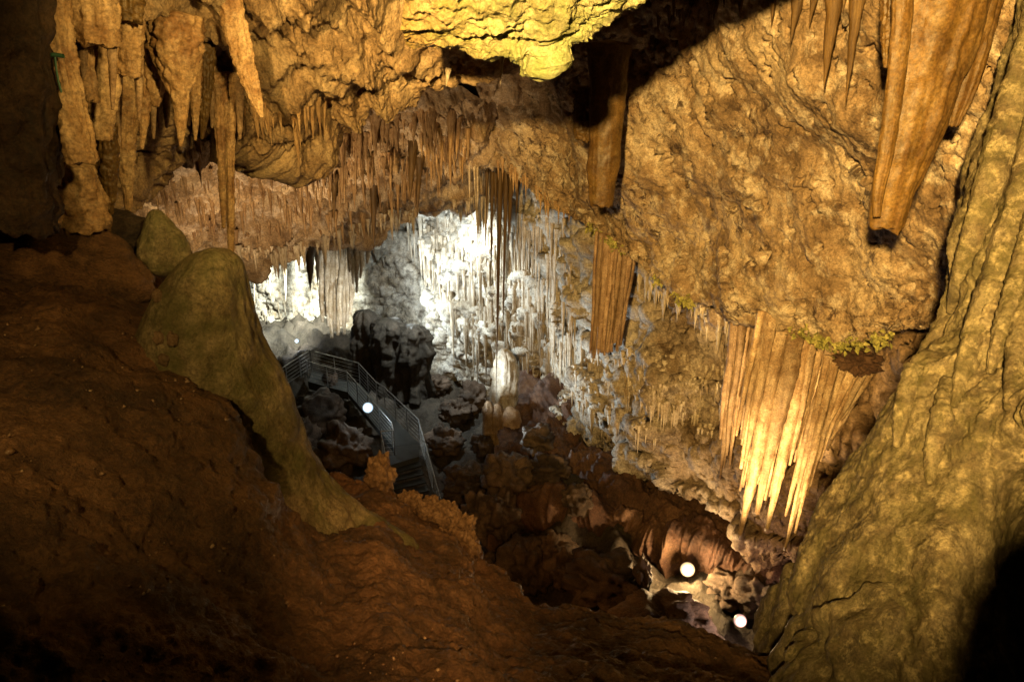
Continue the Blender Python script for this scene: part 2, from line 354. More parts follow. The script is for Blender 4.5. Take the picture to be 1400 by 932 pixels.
# mid ceiling, sloping down and away to its lip
bx = [60, 150, 230, 310, 400, 480, 560, 640, 730]
B0 = prow(zip(bx, [110, 120, 130, 140, 140, 130, 105, 90, 80], [12.5, 13, 13.3, 14, 15, 16, 17, 18, 19]))
B1 = prow(zip(bx, [195, 200, 205, 210, 213, 205, 190, 175, 165], [14.5, 15, 15.5, 16.5, 17.5, 18.5, 20, 21.5, 23]))
B2 = prow(zip(bx, [262, 265, 268, 272, 268, 255, 238, 222, 205], [17.5, 18, 18.5, 20, 21, 22.5, 24, 25.5, 27]))
B3 = prow(zip(bx, [312, 315, 322, 332, 322, 305, 275, 258, 240], [20, 20.5, 21, 22, 24, 26, 28, 29, 30]))
B4 = prow(zip(bx, [330, 332, 338, 350, 338, 322, 292, 276, 262], [20.6, 21.2, 21.8, 22.8, 24.8, 26.8, 28.8, 29.8, 30.8]))
def mid_d(p):
    q = p * np.array([0.5, 0.5, 0.5])
    led = p[:, 1] * 0.42 + 1.1 * perlin(p * 0.3) + 0.3 * perlin(p * 0.9); led = led - np.floor(led)
    return 0.55 * fbm(q, 4) + 0.75 * (led ** 1.4) - 0.4 + 0.22 * ridged(p * 0.9, 4, 0.6) + 0.06 * fbm(p * 3.5, 4, 0.6)
sheet('cave_ceiling_middle', [B0, B1, B2, B3, B4, off(B4, (0, 1.0, 0.5)), off(B4, (0, 3.5, 0.9)), off(B4, (0, 15, 0.9))], 440, 300, [mid_d, fine_d], M['mid_ceiling'])

# near ceiling and the left wall it runs into
cx = [-220, -60, 60, 140, 210, 290, 350, 398, 450, 505, 560, 620, 690, 770]
ce = [345, 335, 310, 235, 160, 140, 165, 186, 160, 128, 124, 108, 90, 60]
cY = [9, 9, 9.2, 9.4, 9.8, 10.2, 10.6, 11, 11, 11, 11, 10.8, 10.4, 10]
C5 = prow(zip(cx, ce, cY))
C = [prow([(x, -220 + (e + 220) * t, Y * k) for x, e, Y in zip(cx, ce, cY)]) for t, k in ((0, .60), (.3, .72), (.55, .82), (.78, .92), (.93, .985))] + [C5]
def near_d(p):
    d = 0.32 * fbm(p * 0.45, 3) + 0.09 * fbm(p * 2.2, 5, 0.55)
    fl = ridged(p * np.array([1.5, 0.5, 0.20]) + 0.3 * fbm(p * 0.6, 2)[:, None], 4, 0.5)
    left = sstep(0.2, -1.6, p[:, 0])
    return d + 0.26 * fl * left + 0.07 * ridged(p * 1.0, 4, 0.55) + 0.12 * fbm(p * np.array([1.0, 1.0, 0.5]), 3) * (1 - left)
sheet('cave_ceiling_near', C + [off(C5, (0, .5, .1)), off(C5, (0, 1.6, .7)), off(C5, (0, 4.5, 2.0))], 480, 260, [near_d, fine_d], M['near_ceiling'])

# the algae-covered block that juts down at the top
dx_ = [560, 600, 640, 680, 720, 746, 770, 800, 860, 930, 1010, 1100]
de = [28, 46, 52, 58, 64, 80, 50, 20, -20, -50, -70, -90]
D5 = prow([(x, e, 7.6) for x, e in zip(dx_, de)])
D = [prow([(x, -200 + (e + 200) * t, Yv) for x, e in zip(dx_, de)]) for t, Yv in ((0, 5.6), (.4, 6.4), (.7, 7.0), (.9, 7.45))] + [D5]
def block_d(p):
    wv = p * np.array([1.0, 1.0, 2.4]) + 0.5 * fbm(p * 0.9, 3)[:, None]
    return 0.11 * fbm(p * 0.9, 3) + 0.10 * ridged(wv * 1.0, 5, 0.6) + 0.04 * fbm(p * 5, 4, 0.6)
sheet('hanging_ceiling_block', D + [off(D5, (0, .15, -.02)), off(D5, (0, .6, .12)), off(D5, (0, 3, 0.8))], 380, 220, [block_d], M['block'])

# foreground ground: red soil slope and ridge, dropping into the pit behind its crest
gx = [(-260, 280, 9), (-120, 285, 9), (0, 292, 9), (90, 296, 9), (190, 335, 9), (260, 385, 8.9), (330, 470, 8.8), (380, 580, 8.6), (425, 648, 8.3), (470, 656, 8.2), (510, 655, 8.2),
      (545, 672, 8.1), (585, 696, 8), (620, 712, 7.9), (643, 738, 7.6), (655, 774, 7.2), (692, 804, 6.9), (730, 836, 6.6), (800, 851, 6.4), (900, 873, 6.2), (960, 889, 6.1), (1010, 906, 6), (1080, 936, 5.8), (1220, 990, 5.4), (1400, 1040, 5.0)]
gb = np.interp([g[0] for g in gx], [-260, 0, 600, 1000, 1400], [2.0, 2.0, 2.7, 3.2, 3.4])
def grow(t):
    r = []
    for (x, y, Y), yb in zip(gx, gb):
        xb = x * 1.0 if x < 300 else 300 + (x - 300) * 1.12
        Yt = 1 / ((1 - t) / yb + t / Y)
        bump = 0.0
        r.append(PY(xb + (x - xb) * t, 1060 + (y - 1060) * t, Yt))
    return np.array(r)
G5 = grow(1)
def soil_d(p):
    kn = cells(p * 2.4 + 0.4 * fbm(p * 1.5, 2)[:, None])
    near_crest = sstep(6.2, 7.6, p[:, 1]) * sstep(-1.2, -0.3, p[:, 0])
    return 0.20 * fbm(p * 0.7, 3) + 0.05 * fbm(p * 2.7, 5, 0.6) + near_crest * 0.26 * (0.55 - kn) + 0.03 * fbm(p * 6, 3, 0.6)
def soil_f(p): return 0.02 * fbm(p * 9, 4, 0.65)
sheet('ground', [off(grow(0), (0, -1.5, -0.2)), grow(0), grow(.2), grow(.4), grow(.58), grow(.74), grow(.87), grow(.95), G5, off(G5, (0, .35, -.25)), off(G5, (0.1, 1.0, -2)), off(G5, (0.2, 2.0, -6)), off(G5, (0.2, 3, -11))], 480, 420, [soil_d, soil_f], M['soil'])

# pit floor: a height field
nx, ny = 340, 320
xs = np.linspace(-30, 16, nx); ys = np.linspace(7, 52, ny); XX, YY = np.meshgrid(xs, ys)
pf = np.stack([XX, YY, np.zeros_like(XX)], -1).reshape(-1, 3)
hz = -1.6 + 2.8 * sstep(-3.0, 2.5, pf[:, 0]) * sstep(40, 24, pf[:, 1]) + 0.9 * fbm(pf * 0.25, 3) + 0.45 * ridged(pf * 0.6, 4, 0.6) + 0.5 * (0.5 - cells(pf * 0.7))
hz += 1.5 * sstep(30, 37, pf[:, 1])
pf[:, 2] = hz
o = link('cave_floor', raw_mesh('cave_floor', pf, grid_faces(ny, nx), M['floor'])); o['kind'] = 'structure'
BVH['cave_floor'] = BVHTree.FromPolygons(pf.tolist(), grid_faces(ny, nx).tolist())

# rock bank below the far wall, with a lip over the lamp alcove
kx = [(680, 730, 19.5), (742, 692, 19), (800, 704, 18.5), (850, 702, 18), (885, 730, 17.5), (930, 742, 17), (968, 752, 16.6), (1010, 768, 16.2), (1060, 792, 15.6), (1130, 825, 15), (1220, 850, 14.5)]
kt = [(690, 590, 27), (745, 580, 26), (800, 600, 24), (850, 622, 22.5), (885, 640, 21.5), (930, 668, 20.5), (970, 692, 20), (1010, 712, 19.5), (1060, 738, 19), (1130, 765, 18.5), (1220, 790, 18)]
K0, K2 = prow(kt), prow(kx)
def bank_d(p): return 0.5 * fbm(p * 0.5, 3) + 0.3 * ridged(p * 0.9, 4, 0.6) + 0.3 * (0.5 - cells(p * 1.3)) + 0.06 * fbm(p * 4, 4)
sheet('rock_bank', [off(K0, (0, 4, .6)), K0, 0.5 * (K0 + K2) + np.array([0, 0, .1]), 0.2 * K0 + 0.8 * K2, K2, off(K2, (0, .3, -.5)), off(K2, (0, 1.6, -.5)), off(K2, (0, 2.6, -1.5)), off(K2, (0, 3, -4))], 320, 240, [bank_d], M['bank'])

# right foreground flowstone column
fs = [(1440, -120, 7.9), (1420, 20, 7.8), (1402, 100, 7.6), (1368, 195, 7.4), (1335, 300, 7.2), (1305, 400, 7.0), (1268, 458, 6.8), (1226, 505, 6.5), (1188, 562, 6.3), (1136, 640, 6.1), (1100, 720, 5.8), (1078, 790, 5.6), (1085, 860, 5.3), (1110, 930, 5.1), (1135, 1010, 4.9)]
FR = []
for (x, y, Y) in fs:
    s = PY(x, y, Y); low = float(sstep(560, 820, np.array(y))); up = float(sstep(420, 250, np.array(y)))
    eye = np.array([0, 0, EYE]); away = lambda k, dx: eye + (s - eye) * (1 + k / Y) + np.array([dx, 0, 0])
    r = [away(2.6, 0.9), away(0.9, 0.32), away(0.25, 0.05), s + np.array([0.12, -.1, 0])]
    bul = math.exp(-((y - 545) / 75) ** 2)
    for f, dY in ((.16, -.45), (.36, -.8), (.56, -1.0 - .15 * bul), (.76, -1.05 + 1.0 * low - .5 * bul), (.98, -1.0 + 1.7 * low - .6 * bul), (1.3, -1.1 + 1.6 * low - .5 * bul)):
        r.append(PY(x + (1500 - x) * f, y + 10 * f, Y + dY * (1 - .35 * up)))
    FR.append(np.array(r))
def col_d(p):
    up = sstep(11.0, 12.6, p[:, 2])
    fl = ridged(p * np.array([2.0, 2.0, 0.16]) + 0.2 * fbm(p * 0.7, 2)[:, None], 4, 0.55)
    return 0.16 * fbm(p * 0.6, 3) + 0.20 * fl * up + 0.03 * fl * (1 - up) + 0.025 * fbm(p * 2.2, 5, 0.6) - 0.06
def col_f(p): return 0.014 * fbm(p * 11, 4, 0.6)
sheet('flowstone_column', FR, 340, 420, [col_d, col_f], M['column'])
tag(bpy.data.objects['flowstone_column'], 'huge olive flowstone column filling the right foreground', 'flowstone', kind='thing')

# ------------------------------------------------------------------ free-standing rocks
def blob_mesh(name, seed, mat, rough=0.3, freq=1.4, knob=0.0, n=(40, 28), facet=0.0):
    nu, nv = n; th = np.linspace(0, 2 * np.pi, nu, endpoint=False); ph = np.linspace(0.02, np.pi - 0.02, nv)
    T, Q = np.meshgrid(th, ph)
    p = np.stack([np.sin(Q) * np.cos(T), np.sin(Q) * np.sin(T), np.cos(Q)], -1).reshape(-1, 3)
    s = p * freq + seed * 7.13
    r = 1 + rough * fbm(s, 5, 0.5)
    if facet: r = r - facet * np.abs(perlin(s * 1.1 + 4)) * 1.3
    if knob: r = r + knob * (0.55 - cells(p * 3.0 + seed * 3.1))
    p = p * r[:, None]
    return raw_mesh(name, p, grid_faces(nv, nu, True), mat)
boulder_meshes = [blob_mesh('boulder', 3 + k, M['boulder'], 0.5, 1.1 + .1 * k, 0.25 if k % 2 else 0.0, (56, 40), 0.28) for k in range(8)]
def rock_at(px, py, rx, ry, label, name='boulder', cat='boulder', group='boulders in the pit', Y=None, me=None, depth_r=None, rz=None, names=('cave_floor', 'rock_bank'), sink=0.0, tilt=0.0):
    c = PY(px, py, Y) if Y else hit(px, py + ry * 0.8, names)
    if c is None: return None
    k = m_per_px(c)
    if not Y: c = c + np.array([0, 0, ry * 0.75 * k])
    o = link(name, me or random.choice(boulder_meshes))
    o.location = c; o.scale = (rx * k, (depth_r or (rx + ry) / 2) * k, ry * k)
    o.rotation_euler = (0, tilt, random.uniform(-.5, .5) if rz is None else rz)
    tag(o, label, cat, group); return o

big = blob_mesh('boulder', 21, M['soil'], 0.22, 1.1, 0, (90, 64))
rock_at(70, 365, 122, 66, 'broad dark brown boulder on the soil slope below the broken left columns', Y=6.9, me=big, rz=0.1, group=None, depth_r=90, tilt=0.25)
rock_at(150, 322, 55, 32, 'flat-topped brown boulder between the broad dark boulder and the pointed rock', Y=7.6, me=blob_mesh('boulder', 22, M['boulder'], 0.3, 1.2, 0, (60, 40)), group=None, rz=0)
tag(rock_at(1092, 890, 58, 112, 'dark smooth boulder in front of the pink-lit lamp at the foot of the right column', Y=6.6, me=blob_mesh('boulder', 24, M['column'], 0.34, 1.3, 0.05, (90, 70)), group=None, depth_r=60, rz=0))
light_blocker = link('boulder', blob_mesh('boulder', 28, M['column'], 0.25, 1.2, 0, (60, 44))); light_blocker.location = (1.6, 0.6, 12.45); light_blocker.scale = (0.86, 0.5, 1.05)  # added out of view to block lamp light from the column's lower right
tag(light_blocker, 'added olive rock out of view that shades the lower right column', 'boulder')
lobe = rock_at(1205, 905, 150, 140, 'rounded olive boulder bulging from the foot of the right flowstone column', Y=5.05, me=blob_mesh('boulder', 26, M['column'], 0.34, 1.3, 0.06, (130, 100)), group=None, depth_r=95, rz=0.3, tilt=0.5)

def spine(name, pts, mat, Y=None, flat=0.8, flute=0.10, nfl=5, rough=0.05, seed=0, ns=28, nr=40, tip=True, broken=False, parent=None, root=None, nf=2.2):
    """a tapered body along photo points (px, py, half width px) at one forward distance"""
    pts = np.array(pts, float)
    q = catmull(pts, nr); q[:, 2] = np.maximum(q[:, 2], 0.4)
    Yq = catmull(np.asarray(Y, float), nr) if np.ndim(Y) else np.full(nr, float(Y))
    cs = np.array([PY(a, b, yy) for (a, b, _), yy in zip(q, Yq)]); rad = np.array([r * m_per_px(c) for r, c in zip(q[:, 2], cs)])
    th = np.linspace(0, 2 * np.pi, ns, endpoint=False)
    ax = cs[-1] - cs[0]; ax /= np.linalg.norm(ax); sx = np.cross(ax, [0, 1, 0]); sx /= np.linalg.norm(sx); sy = np.cross(ax, sx)
    ring = cs[:, None] + rad[:, None, None] * (np.cos(th)[None, :, None] * sx + flat * np.sin(th)[None, :, None] * sy)
    dirs = (np.cos(th)[None, :, None] * sx + np.sin(th)[None, :, None] * sy) * np.ones_like(ring)
    p = ring.reshape(-1, 3); base = cs.mean(0); R = np.repeat(rad, ns)
    u = np.stack([np.cos(th) * nfl / 3, np.sin(th) * nfl / 3, np.zeros(ns)], 1)
    along = np.linalg.norm(cs - cs[0], axis=1)
    uu = np.tile(u, (nr, 1)); uu[:, 2] = np.repeat(along / max(rad.mean(), .02) * 0.05, ns) + seed * 5.7
    fl = ridged(uu, 3, 0.5)
    nz = fbm((p - base) / max(rad.mean(), 0.02) * nf * np.array([.6, .6, .35]) + seed * 3.3, 4, 0.55)
    p = p + dirs.reshape(-1, 3) * (R * (flute * fl + rough * 3 * nz))[:, None]
    faces = grid_faces(nr, ns, True)
    verts = list(p); fl_ = faces.tolist()
    v = np.vstack([p, cs[0] - ax * 0.2 * rad[0], cs[-1] + ax * (0.5 * rad[-1] if not broken else 0.05 * rad[-1])])
    a = len(p)
    if broken:                               # ragged snapped end
        last = slice((nr - 1) * ns, nr * ns)
        jag = (perlin(np.stack([np.cos(th) * 2.1, np.sin(th) * 2.1, np.full(ns, seed * 1.7)], 1)) * 1.1)
        v[last] = v[last] + ax * (jag * rad[-1] * 0.55)[:, None]
    caps = [[a, (j + 1) % ns, j, a] for j in range(ns)] + [[a + 1, (nr - 1) * ns + j, (nr - 1) * ns + (j + 1) % ns, a + 1] for j in range(ns)]
    me = bpy.data.meshes.new(name)
    origin = cs[0]
    v = v - origin
    me.from_pydata(v.tolist(), [], fl_ + [c[:3] for c in caps]); me.update()
    me.polygons.foreach_set('use_smooth', np.ones(len(me.polygons), bool)); me.materials.append(mat)
    o = link(name, me); o.location = origin
    if parent: o.parent = parent; o.location = origin - np.array(parent.location)
    return o
# green stalagmite mound
st = spine('stalagmite', [(286, 341, 10), (285, 347, 28), (283, 365, 46), (275, 400, 62), (270, 450, 76), (282, 520, 88), (308, 600, 94), (340, 680, 106), (372, 735, 126), (404, 785, 150)], M['mound'], Y=6.05, flat=0.95, flute=0.05, nfl=4, rough=0.04, seed=8, ns=180, nr=260, nf=1.7)
tag(st, 'thick green-brown stalagmite with a pale rounded top on the left slope', 'stalagmite')
st = spine('stalagmite', [(212, 287, 4), (213, 292, 10), (217, 310, 20), (222, 335, 29), (226, 365, 34)], M['mound'], Y=7.4, flute=0.08, rough=0.06, seed=5, ns=60, nr=50, nf=1.3)
tag(st, 'dark pointed rock behind the thick green stalagmite', 'stalagmite')
# small calcite nodules on the stalagmite
me_ = bpy.data.objects['stalagmite'].data; mv = np.array([v.co for v in me_.vertices]) + np.array(bpy.data.objects['stalagmite'].location)
BVH['stalagmite'] = BVHTree.FromPolygons(mv.tolist(), [list(p.vertices) for p in me_.polygons])
for (x, y, rr_, lb) in ((216, 405, 7, 'topmost pale calcite nodule on the dark side of the green stalagmite'), (218, 462, 7, 'left one of the nodule pair on the dark side of the green stalagmite'), (236, 464, 8, 'right one of the nodule pair on the dark side of the green stalagmite'),
        (224, 492, 7, 'nodule below the pair on the dark side of the green stalagmite'), (258, 590, 6, 'upper nodule near the foot of the green stalagmite'), (268, 628, 5, 'middle nodule near the foot of the green stalagmite'), (264, 655, 6, 'lowest nodule near the foot of the green stalagmite')):
    c = hit(x, y, ('stalagmite',))
    if c is None: continue
    rock_at(x, y, rr_, rr_ * 1.35, lb, 'calcite_nodule', 'nodule', 'nodules on the green stalagmite', Y=float(c[1]), me=blob_mesh('calcite_nodule', x % 17, M['st_tan'], 0.3, 1.5, 0.25, (24, 16)))
del BVH['stalagmite']
def stones(n, poly, lo, hi, label):
    V, Fc, nb = [], [], 0
    for _ in range(n):
        x, y = random.uniform(poly[0], poly[2]), random.uniform(poly[1], poly[3])
        c = hit(x, y, ('ground',))
        if c is None or perlin(np.array([[x * .012, y * .02, 5.5]]))[0] < random.uniform(.0, .45): continue
        r = random.uniform(lo, hi) * (random.random() ** 2 + .25)
        q = np.array([[1, 0, 0], [0, 1, 0], [-1, 0, 0], [0, -1, 0], [0, 0, .8], [0, 0, -.8]]) * RNG.uniform(.6, 1.3, (6, 1)) * r + RNG.normal(size=(6, 3)) * r * .15
        V.append(q + c + np.array([0, 0, r * .3])); Fc.append(np.array([[0, 1, 4], [1, 2, 4], [2, 3, 4], [3, 0, 4], [1, 0, 5], [2, 1, 5], [3, 2, 5], [0, 3, 5]]) + nb); nb += 6
    tag(link('gravel', raw_mesh('gravel', np.vstack(V), np.vstack(Fc), M['gravel'], False)), label, 'gravel', kind='stuff')
M['gravel'] = rock('gravel_stone', [(0.06, 0.03, 0.015), (0.15, 0.08, 0.04), (0.34, 0.24, 0.15)], 9, 0.2, (0.03, 0.02, 0.01), 0.3, (0.5, 0.42, 0.3), 0.0, 0.004, 0.45, spec=0.5)
stones(1700, (0, 420, 1000, 932), .006, .026, 'small stones and crumbs strewn over the red soil in the foreground')
# knobs along the crest of the foreground ridge
M['crust'] = rock('ridge_crust', [(0.10, 0.055, 0.025), (0.20, 0.115, 0.055), (0.32, 0.20, 0.11)], 1.8, 0.5, (0.04, 0.02, 0.01), 0.3, (0.4, 0.28, 0.17), 0.2, 0.03, 0.65)
kn = blob_mesh('ridge_rock', 31, M['crust'], 0.3, 1.6, 0.5, (64, 46))
for i, (x, y, a, b, Yv, lb) in enumerate([(519, 652, 17, 24, 8.1, 'tall brown knob at the crest of the ridge below the walkway steps'),
        (560, 690, 14, 13, 8.0, 'small brown knob left of the ridge notch'), (590, 700, 16, 15, 7.9, 'round brown knob in the middle of the ridge crest'),
        (612, 706, 15, 16, 7.8, 'brown knob third from the right on the ridge crest'), (630, 726, 17, 18, 7.6, 'brown knob at the bend of the ridge crest'),
        (640, 752, 13, 24, 7.4, 'tall narrow brown knob at the right end of the ridge crest'), (618, 752, 20, 22, 7.3, 'wide brown knob below the bend of the ridge crest')]):
    rock_at(x, y - 3, a * 1.15, b * 1.15, lb, 'ridge_rock', 'rock', 'knobs on the ridge crest', Y=Yv - .1, me=kn, rz=i * 1.3)

# pit boulders (photo place, radii in photo pixels)
pitb = [(648, 545, 24, 22, 'cracked grey boulder left of the white stalagmite'), (660, 606, 15, 18, 'small rounded boulder below the cracked grey one'),
 (640, 660, 34, 26, 'dark boulder in the pit right of the steps'), (700, 650, 40, 34, 'dark boulder below the stalagmite stubs'), (655, 705, 26, 32, 'dark boulder just above the ridge knobs'),
 (690, 700, 24, 34, 'upright dark boulder beside the reddish ledge'), (722, 765, 34, 40, 'dark boulder behind the pale end of the ridge'), (608, 600, 26, 20, 'low dark boulder beside the outer railing'),
 (625, 560, 22, 18, 'dark boulder above the outer railing bend'), (590, 525, 24, 14, 'low boulder behind the outer railing'), (752, 640, 26, 18, 'reddish slab of rock below the far wall'),
 (790, 680, 22, 22, 'red-lit boulder at the left end of the rock bank'), (775, 775, 28, 26, 'boulder in the dark hollow'), (825, 790, 55, 34, 'wide dark boulder left of the bright warm lamp'),
 (878, 782, 12, 26, 'thin upright orange rock left of the bright warm lamp'), (760, 745, 26, 22, 'orange-edged rock in the dark hollow'), (905, 850, 62, 44, 'rough brown boulder below the bright warm lamp'),
 (950, 865, 34, 32, 'crumbly brown boulder beside the lower railing'), (1000, 800, 34, 26, 'ribbed brown boulder between the two warm lamps'), (1040, 805, 30, 30, 'brown boulder right of the pink-lit lamp'),
 (440, 560, 34, 30, 'dark boulder under the walkway'), (470, 610, 36, 30, 'dark boulder below the walkway lamp'), (410, 600, 30, 34, 'dark boulder beside the green stalagmite'), (455, 535, 14, 26, 'upright dark rock supporting the walkway'),
 (420, 640, 30, 26, 'dark rounded rock in the pit left of the ridge knob'), (735, 600, 22, 20, 'boulder in the shadow under the far wall'), (680, 775, 26, 22, 'small boulder right of the ridge end')]
for (x, y, a, b, lb) in pitb:
    rock_at(x, y, a, b, lb)
# dark rock pillars under the far wall
for x, yt, yb, r_, Yv, lb in [(535, 438, 520, 20, 32.6, 'broad brown rock pillar below the white lit wall'), (566, 446, 522, 17, 32.2, 'narrow brown rock pillar left of the boulder pile'), (500, 425, 520, 13, 33.5, 'dark rock pillar behind the walkway bend')]:
    o = spine('rock_pillar', [(x - 2, yt, r_ * .6), (x, yt + 10, r_), (x + 2, (yt + yb) / 2, r_ * 1.1), (x, yb - 8, r_ * .9), (x, yb + 20, r_ * 1.2)], M['floor'], Y=Yv, flute=0.35, nfl=8, rough=0.16, seed=x, ns=60, nr=60, nf=1.6)
    tag(o, lb, 'rock', 'rock pillars behind the walkway')

# ------------------------------------------------------------------ stalactites
def unit_stal(seed, mat, ns=10, nr=13, curve=0.85, fl=0.14):
    t = np.linspace(-0.12, 1, nr); th = np.linspace(0, 2 * np.pi, ns, endpoint=False)
    r = np.where(t < 0, 1.0 - 0.8 * t, (1 - 0.97 * np.clip(t, 0, 1) ** curve)) * (1 + 0.12 * np.exp(-np.maximum(t, 0) / 0.08))
    g = np.random.default_rng(seed)
    bend = 0.5 * np.sin(np.clip(t, 0, 1) * g.uniform(1, 3)) * g.uniform(-.5, .5)
    P = np.stack([r[:, None] * np.cos(th), r[:, None] * np.sin(th), np.repeat(-t[:, None], ns, 1)], -1)
    q = P.reshape(-1, 3)
    k = 1 + fl * ridged(np.stack([np.tile(np.cos(th), nr) * 1.3, np.tile(np.sin(th), nr) * 1.3, np.repeat(t, ns) * 0.8], 1) + seed * 2.7, 3) * 0.8 + 0.24 * fbm(q * np.array([.8, .8, 6]) + seed * 1.3, 4, 0.55)
    q = q * np.stack([k, k, np.ones_like(k)], 1); q[:, 0] += np.repeat(bend, ns)
    return q, grid_faces(nr, ns, True)
ST = {}
for key, mt in (('o', 'st_orange'), ('b', 'st_brown'), ('p', 'st_pale')):
    ST[key] = [raw_mesh('stalactite', *unit_stal(k, None, 14, 28, 0.7 + 0.12 * (k % 6)), M[mt]) for k in range(7)]
ST_RAW = [unit_stal(40 + k, None, 6, 7, 0.8 + 0.1 * (k % 5)) for k in range(6)]
def stal_thing(root, L, r, key, label, group=None, lean=(0, 0), name='stalactite'):
    o = link(name, random.choice(ST[key])); o.location = root; o.scale = (r, r, L)
    o.rotation_euler = (lean[0], lean[1], random.uniform(0, 6.28))
    return tag(o, label, 'stalactite', group)
def stal_px(x0, y0, x1, y1, w, key, label, names=None, Y=None, group=None):
    """one stalactite by the photo pixels of its root and tip; its distance is that of the rock it hangs from"""
    c = PY(x0, y0, Y) if Y else hit(x0, y0, names)
    if c is None: return
    tip = PY(x1, y1, c[1]); v = Vector(tip - c)
    o = link('stalactite', random.choice(ST[key])); o.location = c - np.array(v.normalized()) * 0.0
    o.scale = (w * m_per_px(c), w * m_per_px(c), v.length)
    o.rotation_euler = v.to_track_quat('-Z', 'Y').to_euler()
    return tag(o, label, 'stalactite', group)

# --- broken columns and teeth at upper left
L = []
def col(label, pts, mat='st_orange', Y=6.8, broken=True, flat=0.8, flute=0.20, cat='stalactite', name='stalactite', rough=0.085, nfl=6, ns=56, nr=90, nf=3.0):
    if pts[0][1] > -45 and pts[0][1] < 125 and pts[0][0] < 400:
        h_ = hit(pts[0][0], pts[0][1], ('cave_ceiling_near',)); Y = h_[1] - .05 if h_ is not None else Y
    o = spine(name, pts, M[mat], Y=Y, broken=broken, flat=flat, flute=flute, seed=len(L) + 1, rough=rough, nfl=nfl, ns=ns, nr=nr, nf=nf); L.append(o)
    return tag(o, label, cat)
col('massive dark column at the left edge of the picture', [(-10, -60, 60), (0, 60, 58), (8, 160, 50), (18, 240, 44), (24, 310, 40)], 'st_shaded', 6.0)
col('dark stalactite column just right of the massive left one', [(38, -60, 34), (44, 60, 30), (52, 160, 26), (58, 250, 20)], 'st_shaded', 6.5)
col('thick cracked broken column with a flat end, upper left', [(58, -60, 26), (72, 50, 22), (88, 120, 20), (106, 190, 19), (113, 222, 18)], 'st_orange', 6.3)
col('broken column behind the thick cracked one', [(84, -60, 20), (100, 50, 17), (112, 100, 14), (119, 138, 12)], 'st_orange', 6.7)
col('pale broken stump below the thick cracked column', [(96, 225, 26), (98, 250, 30), (102, 285, 34), (104, 310, 36)], 'st_orange', 6.9)
col('small broken stump at the left edge above the boulder', [(38, 240, 18), (40, 265, 24), (44, 300, 30)], 'st_orange', 6.4)
col('wide square-ended slab hanging at the top left', [(126, -60, 28), (128, 0, 26), (130, 40, 24), (131, 60, 23)], 'st_orange', 6.5)
col('fluted curtain below the wide square-ended slab', [(140, 40, 24), (140, 90, 21), (138, 140, 17), (139, 190, 12)], 'st_orange', 7.2)
col('dark pointed column standing behind the pale stump', [(146, 170, 13), (146, 220, 12), (148, 260, 9), (149, 298, 4)], 'st_brown', 7.6)
col('broken slab with a straight lower edge, second from the wide square slab', [(172, -60, 19), (174, 0, 17), (176, 28, 16)], 'st_brown', 6.9)
col('short broken slab with a slanted end above the teeth', [(177, 30, 16), (176, 70, 15), (175, 103, 14)], 'st_orange', 7.1)
col('long thin column ending in a fine tip above the boulders', [(176, 100, 14), (172, 170, 12), (172, 230, 9), (175, 270, 5), (175, 302, 2)], 'st_orange', 8.0, False)
col('slim pointed tooth left of the broad tooth', [(200, 50, 10), (199, 120, 8), (196, 170, 5), (194, 204, 1.5)], 'st_orange', 7.6, False)
col('broad orange tooth with a slender tip, upper left', [(240, 20, 30), (240, 60, 28), (243, 100, 19), (247, 140, 9), (248, 170, 6), (247, 200, 1.5)], 'st_orange', 7.8, False)
col('short wide tooth left of the broad orange tooth', [(218, 40, 16), (214, 80, 15), (211, 115, 12), (212, 145, 4)], 'st_orange', 7.9, False)
col('thin tooth right of the broad orange tooth', [(266, 50, 9), (266, 110, 8), (267, 150, 5), (267, 192, 1.5)], 'st_orange', 8.0, False)
col('dark thin tooth beside the long twin stalactites', [(282, 60, 10), (281, 120, 8), (279, 160, 5), (276, 190, 1.5)], 'st_brown', 8.3, False)
col('long slender left one of the twin stalactites hanging over the pit', [(294, 100, 12), (299, 140, 9), (302, 200, 5), (304, 260, 4), (306, 312, 2)], 'st_orange', 8.4, False)
col('longest slender stalactite, right one of the twin pair', [(314, 100, 13), (312, 145, 9), (313, 210, 6), (315, 300, 4.5), (317, 380, 2.5)], 'st_orange', 8.3, False)
col('folded drapery slanting down from the top left ceiling', [(306, -50, 16), (318, 20, 14), (332, 80, 12), (348, 130, 8), (358, 160, 2)], 'st_orange', 8.2, False, flat=0.4, cat='drapery', name='drapery')
for i, (x, y0, y1, r_, zone) in enumerate([(112, -20, 110, 7, 'beside the thick cracked column'), (152, -20, 150, 6, 'beside the wide square slab'), (160, 40, 215, 5, 'left of the long thin column'), (188, 20, 165, 6, 'above the boulders'), (208, 60, 190, 5, 'left of the broad tooth'),
        (226, 70, 175, 6, 'behind the broad tooth'), (256, 50, 172, 5, 'right of the broad tooth'), (274, 80, 165, 5, 'near the twin pair'), (288, 90, 175, 4, 'touching the twin pair'), (326, 100, 190, 5, 'right of the twin pair'), (94, 100, 205, 6, 'right of the thick cracked column')]):
    col('thin brown strand of calcite ' + zone, [(x, y0, r_ * 1.3), (x + 1, y0 + (y1 - y0) * .4, r_), (x + 2, y0 + (y1 - y0) * .8, r_ * .6), (x + 2, y1, 1.5)], 'st_tan', 7.4, False, ns=20, nr=50)
gb_ = bpy.data.objects.new('cable_bracket', None); COL.objects.link(gb_); tag(gb_, 'small green bracket with a hanging cable on the thick cracked column', 'bracket')
M['green_paint'] = plain('green_paint', (0.03, 0.09, 0.05), 0.5)
def _b(x, y): return PY(x, y, 6.1)
